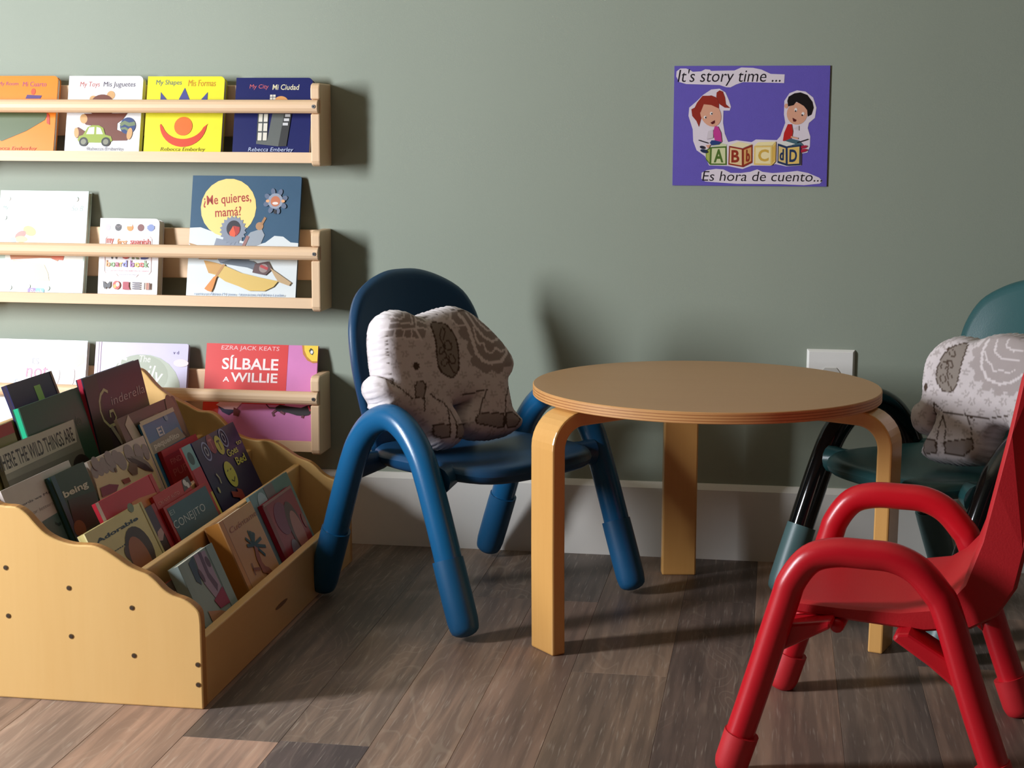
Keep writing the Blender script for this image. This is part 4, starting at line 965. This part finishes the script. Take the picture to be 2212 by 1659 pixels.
# row 3
def art_being(P):
    P.rect(0, 0, .12, 1, (48, 84, 98)); P.zoom(0, 980, 7.54); P.ztext('being', (1065, 760), (1400, 430), (206, 210, 186), bold=.03); P.ztext('with', (1300, 850), (1480, 660), (92, 98, 84), bold=-.01); P.poly(P.U([(1100, 760), (1560, 600), (1620, 1100), (1250, 1300)]), (50, 52, 36)); P.ell(*P.uv(1300, 1220), .16, .06, (124, 90, 52))
bin_book('dark green picture book with pale lower-case lettering', 3, (108, 1031), (181, 999), 22, .010, (44, 70, 52), off=.0065, art=art_being, spine=(52, 88, 100))
def art_words(P):
    P.zoom(0, 980, 7.54); P.ztext('words we Ma', (300, 890), (800, 600), (92, 82, 90)); P.ztext('or letters', (540, 990), (850, 770), (160, 152, 150)); P.poly(P.U([(680, 1110), (930, 960), (1200, 1420), (1000, 1500)]), (92, 124, 122)); P.line(P.U([(890, 1130), (950, 1160), (990, 1130)]), .02, (48, 80, 78))
bin_book('white picture book with grey words above a teal band', 3, (2, 1067), (148, 994), 22, .005, (216, 206, 200), art=art_words)
def art_girl(P):
    P.zoom(170, 940, 8.73); P.poly(P.U([(210, 500), (1270, 170), (1560, 1000), (420, 1300)]), (224, 208, 158))
    for x, y, r in ((300, 700, .05), (390, 630, .06), (480, 570, .065), (600, 530, .075), (800, 490, .075), (700, 420, .06), (560, 440, .06), (950, 360, .08), (1120, 320, .07), (1250, 290, .055), (1270, 370, .045), (300, 540, .055)): P.ell(*P.uv(x, y), r, r, (150, 138, 134))
    P.poly(P.U([(960, 400), (1150, 400), (1300, 520), (1410, 680), (1200, 560)]), (134, 126, 116)); P.poly(P.U([(890, 430), (1050, 450), (1250, 550), (1410, 695), (1250, 670), (1100, 590)]), (66, 52, 42)); P.poly(P.U([(950, 500), (1090, 560), (1100, 740), (1000, 760), (910, 660)]), (112, 88, 62))
    P.poly(P.U([(390, 1000), (560, 930), (740, 940), (700, 1060), (430, 1180)]), (140, 38, 70)); P.poly(P.U([(790, 850), (930, 800), (970, 880), (850, 930)]), (146, 56, 32)); P.ell(*P.uv(685, 660), .014, .02, (110, 86, 60))
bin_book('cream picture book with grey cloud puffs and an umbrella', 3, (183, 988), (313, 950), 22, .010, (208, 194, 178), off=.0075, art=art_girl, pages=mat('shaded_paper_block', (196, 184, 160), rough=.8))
def art_blue(P):
    P.zoom(230, 840, 7.54); P.poly(P.U([(700, 900), (1150, 620), (1290, 780), (760, 1080)]), (150, 148, 128)); P.ztext('El', (860, 780), (895, 600), (210, 214, 216), bold=.03); P.ztext('pequeñito', (800, 1010), (1160, 700), (216, 212, 194), bold=.03); P.ell(*P.uv(960, 460), .05, .03, (120, 164, 186)); P.line([(.0, 0), (0, 1)], .06, (206, 196, 160)); P.line([(0, 1), (1, 1)], .05, (206, 196, 160))
bin_book('bright blue picture book with pale lettering in the third row', 3, (308, 930), (374, 884), 22, .005, (52, 126, 168), off=.0075, art=art_blue, round_c=.012)
def art_find(P):
    P.zoom(230, 840, 7.54); P.ztext('FIND', (1065, 1235), (1200, 1065), (214, 120, 112)); P.ztext('PUP', (1120, 1430), (1290, 1200), (196, 92, 88)); P.rect(0, .93, 1, 1, (196, 36, 36))
bin_book('deep red picture book with faded pink capitals', 3, (348, 977), (422, 937), 22, .007, (168, 30, 32), off=.0140, art=art_find)
def art_photo(P):
    P.ell(.30, .70, .22, .26, (86, 70, 50)); P.ell(.25, .70, .15, .22, (60, 54, 38)); P.poly([(.08, .95), (.18, 1), (.30, .72), (.36, .30), (.24, .30)], (196, 176, 152)); P.ell(.60, .82, .16, .12, (142, 108, 84)); P.ell(.88, .86, .10, .16, (126, 98, 70)); P.ell(.82, .60, .16, .2, (70, 56, 36)); P.ring(.86, .60, .06, .08, .02, (170, 150, 120))
bin_book('brown photo picture book showing a furry animal', 3, (252, 906), (376, 856), 22, .006, (98, 76, 56), art=art_photo, round_c=.01)
# row 4
def art_wild(P):
    P.zoom(0, 760, 5.185); P.poly([(0, 1), (1, 1), P.uv(860, 1010), (0, P.uv(860, 1010)[1] - .01)], (198, 192, 172)); P.ztext('WHERE THE WILD THINGS ARE', (-25, 1370), (790, 840), (44, 44, 40), bold=.012); v = P.uv(860, 1010)[1]; P.poly([(0, v - .05), (1, v - .05), (1, 0), (0, 0)], (112, 110, 96)); P.poly([(0, v - .2), (.4, v - .12), (.7, v - .2), (1, v - .1), (1, 0), (0, 0)], (70, 70, 58)); P.poly(circle(.92, v - .16, .12, .08, 16), (40, 34, 30))
bin_book('grey picture book with a white banner of black capitals', 4, (0, 990), (158, 906), 17, .008, (140, 138, 122), off=.0140, art=art_wild)
def art_green(P):
    P.poly([(.15, 0), (.14, .52), (.30, .66), (.52, .72), (.76, .66), (.90, .50), (.92, 0)], (92, 104, 84)); P.line([(.14, .52), (.30, .66), (.52, .72), (.76, .66), (.90, .50)], .02, (44, 62, 48)); P.ell(.55, .42, .2, .15, (110, 112, 92)); P.text('the secret garden', .36, .80, .88, .87, (78, 104, 84), shear=.1)
bin_book('dark green hardcover with an oval frame and bright green spine', 4, (42, 886), (168, 836), 17, .012, (36, 84, 66), art=art_green, spine=(34, 170, 124))
def art_cind(P):
    C = (206, 200, 200); P.rect(0, 0, .22, 1, (28, 42, 36)); P.zoom(0, 760, 5.185)
    P.ztext('inderella', (1255, 600), (1600, 360), C, shear=.1, bold=-.012); P.line(P.U([(1205, 450), (1160, 425), (1125, 480), (1112, 560), (1125, 670), (1165, 770), (1230, 835), (1285, 810), (1300, 730), (1265, 655), (1228, 670), (1238, 735)]), .022, (196, 200, 150)); P.line(P.U([(1245, 835), (1370, 1020)]), .04, (168, 170, 150)); P.ell(.70, .18, .22, .16, (44, 44, 58))
bin_book('black hardcover with silver script lettering, tallest in the bin', 4, (178, 822), (299, 776), 13, .012, (36, 38, 58), art=art_cind, spine=(176, 40, 62))
bin_book('olive yellow picture book with a red top edge', 4, (-60, 955), (24, 910), 17, .008, (150, 142, 88), off=.0005, art=lambda P: P.rect(0, .945, 1, 1, (176, 42, 36)))
def art_navy(P):
    P.rect(.52, .0, .66, .93, (148, 200, 96)); P.poly([(.10, .50), (.28, .66), (.26, .46), (.14, .34)], (96, 150, 110)); P.line([(.0, .22), (.25, .46), (.45, .58), (.62, .62)], .07, (224, 218, 84)); P.rect(.50, .30, .64, .60, (236, 226, 74)); P.poly([(.66, .60), (1, .72), (1, .40), (.66, .44)], (44, 64, 112)); P.rect(.955, 0, 1, 1, (150, 110, 92))
bin_book('navy picture book with green and yellow stripes behind the green hardcover', 5, (30, 876), (110, 801), 20, .010, (32, 34, 78), art=art_navy, spine=(50, 40, 60))

# ================================================================== ELEPHANT CUSHIONS
def d_seg(P, a, b):
    a = np.asarray(a, float); b = np.asarray(b, float); ab = b - a
    t = np.clip(((P - a) @ ab) / (ab @ ab + 1e-12), 0, 1); return np.linalg.norm(P - a - t[:, None] * ab, axis=1)
def d_line(P, pts, closed=False):
    pts = list(pts) + ([pts[0]] if closed else []); d = np.full(len(P), 1e9)
    for a, b in zip(pts[:-1], pts[1:]): d = np.minimum(d, d_seg(P, a, b))
    return d
def inside(P, poly):
    poly = np.asarray(poly, float); x, y = P[:, 0], P[:, 1]; c = np.zeros(len(P), bool); n = len(poly)
    for i in range(n):
        x0, y0 = poly[i]; x1, y1 = poly[(i + 1) % n]
        k = ((y0 > y) != (y1 > y)); xi = (x1 - x0) * (y - y0) / (y1 - y0 + 1e-12) + x0; c ^= k & (x < xi)
    return c
def fabric_material():
    m = bpy.data.materials.new('printed_cotton'); m.use_nodes = True
    nt = m.node_tree; b = nt.nodes['Principled BSDF']
    at = nt.nodes.new('ShaderNodeVertexColor'); at.layer_name = 'print'
    nt.links.new(at.outputs['Color'], b.inputs['Base Color']); b.inputs['Roughness'].default_value = 0.85; b.inputs['Specular IOR Level'].default_value = 0.2
    tc = nt.nodes.new('ShaderNodeTexCoord'); n = nt.nodes.new('ShaderNodeTexNoise'); n.inputs['Scale'].default_value = 45; n.inputs['Detail'].default_value = 4
    nt.links.new(tc.outputs['Object'], n.inputs['Vector'])
    bp = nt.nodes.new('ShaderNodeBump'); bp.inputs['Strength'].default_value = 0.35; bp.inputs['Distance'].default_value = 0.004
    nt.links.new(n.outputs['Fac'], bp.inputs['Height']); nt.links.new(bp.outputs['Normal'], b.inputs['Normal'])
    return m
M_FAB = fabric_material()
def elephant(label, outline_px, p0, n_ang, tilt, thick, bulge, paint, drop=0.0):
    """outline_px: photo pixels of the front face, laid on the cushion's own leaning plane"""
    a = math.radians(n_ang); tl = math.radians(tilt)
    nh = np.array([math.cos(a), math.sin(a), 0]); n = nh * math.cos(tl) + np.array([0, 0, math.sin(tl)])
    eu = np.array([-math.sin(a), math.cos(a), 0]); 
    if eu @ CAM_R < 0: eu = -eu
    ev = np.cross(n, eu); 
    if ev[2] < 0: ev = -ev
    p0 = np.asarray(p0, float)
    def to2(px): q = at_plane(px[0], px[1], p0, n) - p0; return (q @ eu, q @ ev)
    O2 = [to2(p) for p in outline_px]
    sm = [np.array(p) for p in spline([np.array(p) for p in O2], 6, True)]
    # resample boundary evenly
    L = [0.0]
    for i in range(len(sm)): L.append(L[-1] + np.linalg.norm(sm[(i + 1) % len(sm)] - sm[i]))
    N = int(L[-1] / 0.0032); bd = []
    for k in range(N):
        s = L[-1] * k / N; i = max(0, np.searchsorted(L, s, 'right') - 1); i = min(i, len(sm) - 1)
        t = (s - L[i]) / (L[i + 1] - L[i] + 1e-12); bd.append(sm[i] * (1 - t) + sm[(i + 1) % len(sm)] * t)
    bd = np.array(bd)
    lo, hi = bd.min(0), bd.max(0); st = 0.0026
    gx, gy = np.meshgrid(np.arange(lo[0], hi[0], st), np.arange(lo[1], hi[1], st)); gx = gx + (np.arange(gx.shape[0]) % 2)[:, None] * st / 2
    G = np.stack([gx.ravel(), gy.ravel()], 1); G = G[inside(G, bd)]
    dist = d_line(G, [tuple(p) for p in bd], True); G = G[dist > st * .8]; dist = dist[dist > st * .8]
    V2 = np.concatenate([bd, G]); dd = np.concatenate([np.zeros(len(bd)), dist])
    res = delaunay_2d_cdt([Vector(p) for p in V2], [(i, (i + 1) % len(bd)) for i in range(len(bd))], [], 1, 1e-7)
    ov, of, orig = res[0], res[2], res[3]
    W2 = np.array([tuple(v) for v in ov]); idx = [o[0] if len(o) else 0 for o in orig]; D = dd[idx]
    Rr = 0.034; e = np.clip(D / Rr, 0, 1); hgt = bulge * np.sqrt(np.clip(1 - (1 - e) ** 2, 0, 1))
    front = p0 + W2[:, :1] * eu + W2[:, 1:] * ev + hgt[:, None] * n
    backp = p0 + W2[:, :1] * eu + W2[:, 1:] * ev - (thick + hgt)[:, None] * n
    nb = len(bd); nv = len(W2)
    # ordering of boundary vertices in output
    inv = {}
    for i, o in enumerate(orig):
        for q in o: inv[q] = i
    ring = [inv[i] for i in range(nb)]
    verts = list(map(tuple, front)) + list(map(tuple, backp)); faces = []
    def ccw(f): 
        q = W2[list(f)]; return ((q[1] - q[0])[0] * (q[2] - q[0])[1] - (q[1] - q[0])[1] * (q[2] - q[0])[0]) > 0
    flip = np.cross(eu, ev) @ n < 0
    for f in of:
        f = tuple(f); f = f if ccw(f) != flip else f[::-1]
        faces.append(f); faces.append(tuple(i + nv for i in f[::-1]))
    # side band (gusset) with slight puff
    band = []
    K = 3
    gd = np.roll(bd, -1, 0) - np.roll(bd, 1, 0); gd /= np.linalg.norm(gd, axis=1)[:, None]; out = np.stack([gd[:, 1], -gd[:, 0]], 1)
    area = 0.5 * np.sum(bd[:, 0] * np.roll(bd[:, 1], -1) - np.roll(bd[:, 0], -1) * bd[:, 1])
    if area < 0: out = -out
    for k in range(1, K + 1):
        t = k / (K + 1); puff = 0.006 * math.sin(math.pi * t)
        ids = []
        for i in range(nb):
            q = bd[i] + out[i] * puff * (0.8 + 0.35 * math.sin(i * 1.9))
            ids.append(len(verts)); verts.append(tuple(p0 + q[0] * eu + q[1] * ev - thick * t * n))
        band.append(ids)
    rows = [ring] + band + [[i + nv for i in ring]]
    for r0, r1 in zip(rows[:-1], rows[1:]):
        for i in range(nb):
            j = (i + 1) % nb; f = (r0[i], r1[i], r1[j], r0[j]); faces.append(f if area > 0 else f[::-1])
    base_pt = p0.copy(); base_pt[2] = min(v[2] for v in verts)
    org = tuple(base_pt)
    root = tag(empty('elephant_cushion', org), label, 'cushion', 'elephant cushions')
    me = bpy.data.meshes.new('cushion_body'); me.from_pydata([tuple(np.array(v) - base_pt) for v in verts], [], faces); me.validate()
    for p in me.polygons: p.use_smooth = True
    me.materials.append(M_FAB)
    # print colours: front and back panel share the design in photo pixels of the front face
    q3 = p0 + W2[:, :1] * eu + W2[:, 1:] * ev - CAM_O
    zc = q3 @ CAM_F; PX = np.stack([CX + F_PX * (q3 @ CAM_R) / zc, CY - F_PX * (q3 @ CAM_U) / zc], 1)
    colF = paint(PX)
    white = np.array(lin((224, 216, 218))[:3])
    colB = np.tile(white, (len(verts) - 2 * nv, 1))
    allc = np.concatenate([colF, colF, colB]); allc = np.concatenate([allc, np.ones((len(allc), 1))], 1)
    ca = me.color_attributes.new('print', 'FLOAT_COLOR', 'POINT'); ca.data.foreach_set('color', allc.astype(np.float32).ravel())
    bm = bmesh.new(); bm.from_mesh(me); bmesh.ops.recalc_face_normals(bm, faces=bm.faces); bm.to_mesh(me); bm.free()
    o = bpy.data.objects.new('cushion_body', me); COL.objects.link(o); o.parent = root
    return root
BASE, GREY, DARK, PALE, EARC, LILY = [np.array(lin(c)[:3]) for c in ((206, 196, 196), (150, 138, 134), (78, 62, 52), (222, 212, 212), (134, 124, 116), (176, 164, 162))]
def flowers(P, C, seed, s, density, mask=None):
    r = random.Random(seed); lo, hi = P.min(0), P.max(0)
    y = lo[1]
    k = 0
    while y < hi[1]:
        x = lo[0] + (k % 2) * s * 1.6
        while x < hi[0]:
            cx, cy = x + r.uniform(-.3, .3) * s, y + r.uniform(-.3, .3) * s
            d = P - (cx, cy); rad = np.hypot(d[:, 0], d[:, 1]); a = np.arctan2(d[:, 1], d[:, 0])
            hit = (rad < s * (0.62 + .30 * np.cos(5 * a + cx)))
            ringm = hit & (rad > s * .25)
            C[ringm] = C[ringm] * .45 + GREY * .55
            x += s * 3.2
        y += s * 2.1; k += 1
    return C
def paint_e1(PX):
    Z = (PX - np.array([760, 640])) * 4.88          # close-up coordinates of the photo
    C = np.tile(BASE, (len(Z), 1)); C = flowers(Z, C, 5, 48, 1)
    sad = [(1000, 190), (1060, 165), (1160, 150), (1260, 180), (1400, 290), (1540, 430), (1640, 560), (1640, 680), (1600, 740), (1520, 770), (1400, 790), (1310, 790), (1230, 740), (1210, 640), (1170, 590), (1170, 480), (1110, 460), (1080, 340), (1020, 290)]
    C[inside(Z, sad)] = GREY
    for c, r in (((1060, 250), 60), ((1130, 390), 60), ((1215, 540), 60), ((1255, 690), 62), ((1360, 760), 60), ((1490, 760), 60), ((1590, 690), 60)): C[np.hypot(*(Z - c).T) < r] = GREY
    for pts, w in (([(1090, 200), (1170, 330), (1220, 480), (1260, 610), (1330, 690), (1420, 715), (1520, 690), (1590, 600), (1600, 500)], 17), ([(1170, 180), (1240, 320), (1340, 440), (1430, 485), (1510, 450), (1520, 420)], 12), ([(1230, 190), (1300, 290), (1390, 370), (1450, 360)], 11), ([(1280, 200), (1340, 270), (1410, 300)], 8), ([(1230, 340), (1250, 450), (1290, 515), (1330, 500), (1360, 590), (1420, 610), (1460, 550), (1520, 590), (1570, 570)], 9), ([(1000, 200), (985, 240), (1060, 320), (1130, 310)], 9)): C[d_line(Z, pts) < w] = PALE
    # forehead blanket
    blk = [(400, 210), (470, 175), (560, 175), (650, 205), (735, 230), (740, 330), (710, 450), (640, 470), (350, 440), (360, 330)]
    C[inside(Z, blk)] = GREY
    for pts, w in (([(380, 290), (560, 290), (590, 310), (590, 200)], 8), ([(350, 350), (600, 360), (650, 350)], 9), ([(640, 210), (620, 360), (680, 470)], 9), ([(345, 440), (660, 462)], 9), ([(420, 350), (405, 440)], 7), ([(500, 355), (490, 445)], 7), ([(580, 360), (572, 452)], 7), ([(640, 250), (730, 290)], 8), ([(630, 330), (735, 355)], 8), ([(400, 220), (460, 245), (510, 230), (520, 190)], 8)): C[d_line(Z, pts) < w] = PALE
    ear = [tuple(p) for p in spline([np.array(p) for p in [(785, 310), (850, 285), (930, 305), (1000, 380), (1050, 480), (1070, 620), (1072, 760), (1040, 835), (990, 860), (910, 825), (860, 750), (840, 620), (830, 480)]], 4, True)]
    C[inside(Z, ear)] = EARC; C[d_line(Z, ear, True) < 8] = DARK
    for pts in ([(895, 480), (920, 570), (955, 680), (1000, 780), (1040, 830)], [tuple(p) for p in circle(900, 410, 24, 70, 14, .1)], [tuple(p) for p in circle(960, 530, 36, 52, 14, -.3)], [tuple(p) for p in circle(895, 575, 24, 45, 12, .5)], [tuple(p) for p in circle(1000, 670, 30, 52, 14, -.4)], [tuple(p) for p in circle(925, 700, 30, 45, 12, .6)]): C[d_line(Z, pts, len(pts) > 8) < 6.5] = DARK
    C[(((Z - (625, 745)) / (34, 40)) ** 2).sum(1) < 1] = DARK
    # feet and seams
    for q in ([(1300, 1235), (1545, 1240), (1550, 1380), (1500, 1390), (1270, 1345), (1255, 1300)], [(1570, 1240), (1660, 1230), (1740, 1300), (1690, 1380), (1600, 1390), (1575, 1330)], [(820, 1360), (980, 1355), (990, 1480), (920, 1500), (840, 1470)], [(1060, 1370), (1170, 1340), (1175, 1460), (1120, 1500), (1055, 1495)], [(610, 960), (640, 900), (700, 900), (725, 960), (705, 1080), (620, 1080)]):
        C[inside(Z, q)] = GREY; C[d_line(Z, q, True) < 7] = DARK
    for pts in ([(345, 430), (350, 560), (375, 780), (410, 900)], [(300, 840), (420, 940), (590, 1090)], [(720, 930), (710, 1080), (720, 1220)], [(770, 1030), (830, 1090), (900, 1120), (1000, 1230), (1050, 1330), (1055, 1490)], [(960, 1190), (980, 1360), (990, 1490)], [(1060, 1060), (1240, 1030), (1290, 1000), (1370, 985), (1330, 1100), (1300, 1230)], [(1620, 950), (1570, 1080), (1560, 1380)], [(750, 235), (900, 180), (1000, 150), (1180, 155)]): C[d_line(Z, pts) < 6.5] = DARK
    return C
Z1 = [(345, 330), (370, 240), (420, 190), (500, 165), (590, 172), (660, 205), (735, 232), (820, 200), (920, 165), (1010, 140), (1090, 122), (1170, 138), (1250, 175), (1340, 245), (1440, 335), (1540, 440), (1620, 540), (1680, 640), (1698, 720), (1675, 810), (1640, 870), (1645, 960), (1662, 1050), (1690, 1170), (1745, 1240), (1790, 1300), (1775, 1370), (1700, 1425), (1600, 1460), (1500, 1475), (1390, 1478), (1290, 1462), (1215, 1420), (1178, 1360), (1172, 1300), (1205, 1190), (1232, 1095), (1140, 1100), (1052, 1125), (1080, 1190), (1125, 1270), (1155, 1345), (1178, 1440), (1140, 1530), (1070, 1572), (990, 1575), (905, 1545), (840, 1480), (780, 1390), (700, 1310), (600, 1240), (470, 1200), (350, 1160), (350, 1110), (300, 1030), (282, 950), (290, 890), (320, 855), (355, 862), (392, 895), (372, 800), (355, 690), (342, 560), (336, 440)]
E1 = [(760 + x / 4.88, 640 + y / 4.88) for x, y in Z1]
_b = at_z(1030, 950, 0.279)
elephant('grey and white printed elephant cushion on the blue chair', E1, (_b[0], _b[1], _b[2]), -38, 12, 0.046, 0.014, paint_e1)
def paint_e2(PX):
    Z = (PX - np.array([1680, 600])) * 2.592
    C = np.tile(BASE * 1.04, (len(Z), 1)); C = flowers(Z, C, 9, 26, 1)
    sad = [(1190, 330), (1300, 318), (1379, 340), (1440, 400), (1470, 500), (1440, 600), (1370, 640), (1290, 640), (1200, 610), (1140, 560), (1120, 480), (1140, 400)]
    C[inside(Z, sad)] = LILY
    for c in ((1140, 420), (1130, 490), (1150, 560), (1200, 615), (1270, 640), (1340, 640)): C[np.hypot(*(Z - c).T) < 26] = LILY
    for pts, w in (([(1200, 345), (1175, 420), (1170, 500), (1200, 570), (1270, 600), (1340, 590), (1400, 550)], 7), ([(1250, 350), (1245, 420), (1290, 460), (1379, 470)], 5), ([(1310, 345), (1305, 390), (1350, 415), (1400, 410)], 5), ([(1190, 420), (1200, 470), (1225, 490), (1240, 530), (1280, 520), (1320, 540), (1360, 520)], 4)): C[d_line(Z, pts) < w] = PALE
    for pts in ([(905, 395), (960, 365), (1020, 345)], [(870, 440), (930, 420)], [(940, 375), (965, 405)], [(985, 360), (1000, 385)]): C[d_line(Z, pts) < 4] = LILY
    ear = [tuple(p) for p in spline([np.array(p) for p in [(1080, 375), (1072, 440), (1050, 520), (1035, 590), (1005, 640), (960, 640), (925, 590), (920, 530), (945, 460), (990, 400), (1040, 375)]], 4, True)]
    C[inside(Z, ear)] = EARC * 1.15; C[d_line(Z, ear, True) < 3.6] = DARK
    for pts in ([(985, 470), (980, 540), (985, 590), (1005, 640)], [tuple(p) for p in circle(1000, 420, 14, 34, 12, -.7)], [tuple(p) for p in circle(960, 495, 15, 22, 12, .2)], [tuple(p) for p in circle(995, 485, 12, 24, 12, -.5)], [tuple(p) for p in circle(955, 570, 17, 20, 12)], [tuple(p) for p in circle(990, 555, 12, 24, 12, -.5)]): C[d_line(Z, pts, len(pts) > 8) < 3.2] = DARK
    C[(((Z - (852, 615)) / (15, 22)) ** 2).sum(1) < 1] = DARK
    for q in ([(960, 920), (1110, 905), (1120, 955), (1060, 1000), (965, 985)], [(830, 905), (910, 910), (915, 980), (840, 990)]):
        C[inside(Z, q)] = GREY; C[d_line(Z, q, True) < 3.6] = DARK
    for pts in ([(955, 770), (970, 840), (960, 985)], [(955, 770), (925, 850), (915, 980)], [(1080, 765), (1110, 830), (1110, 910)], [(905, 710), (955, 755), (1080, 770), (1200, 790), (1320, 775)], [(1080, 765), (1130, 800)], [(900, 700), (890, 770), (860, 850)]): C[d_line(Z, pts) < 3.4] = DARK
    return C
Z2 = [(812, 640), (815, 560), (832, 470), (870, 405), (930, 355), (1000, 338), (1060, 348), (1100, 358), (1180, 332), (1270, 322), (1360, 335), (1450, 375), (1520, 450), (1550, 540), (1545, 640), (1510, 720), (1490, 800), (1500, 880), (1510, 960), (1470, 1000), (1380, 1005), (1300, 985), (1290, 900), (1300, 840), (1240, 825), (1190, 840), (1160, 900), (1150, 970), (1110, 1020), (1020, 1032), (900, 1020), (825, 1000), (808, 970), (835, 900), (880, 820), (893, 760), (870, 800), (850, 850), (800, 862), (762, 840), (748, 780), (762, 720), (800, 688)]
E2 = [(1680 + x / 2.592, 600 + y / 2.592) for x, y in Z2]
_b = at_z(2070, 1000, 0.279)
elephant('brighter grey and white printed elephant cushion on the green chair', E2, (_b[0], _b[1], _b[2]), -128, 10, 0.055, 0.016, paint_e2)
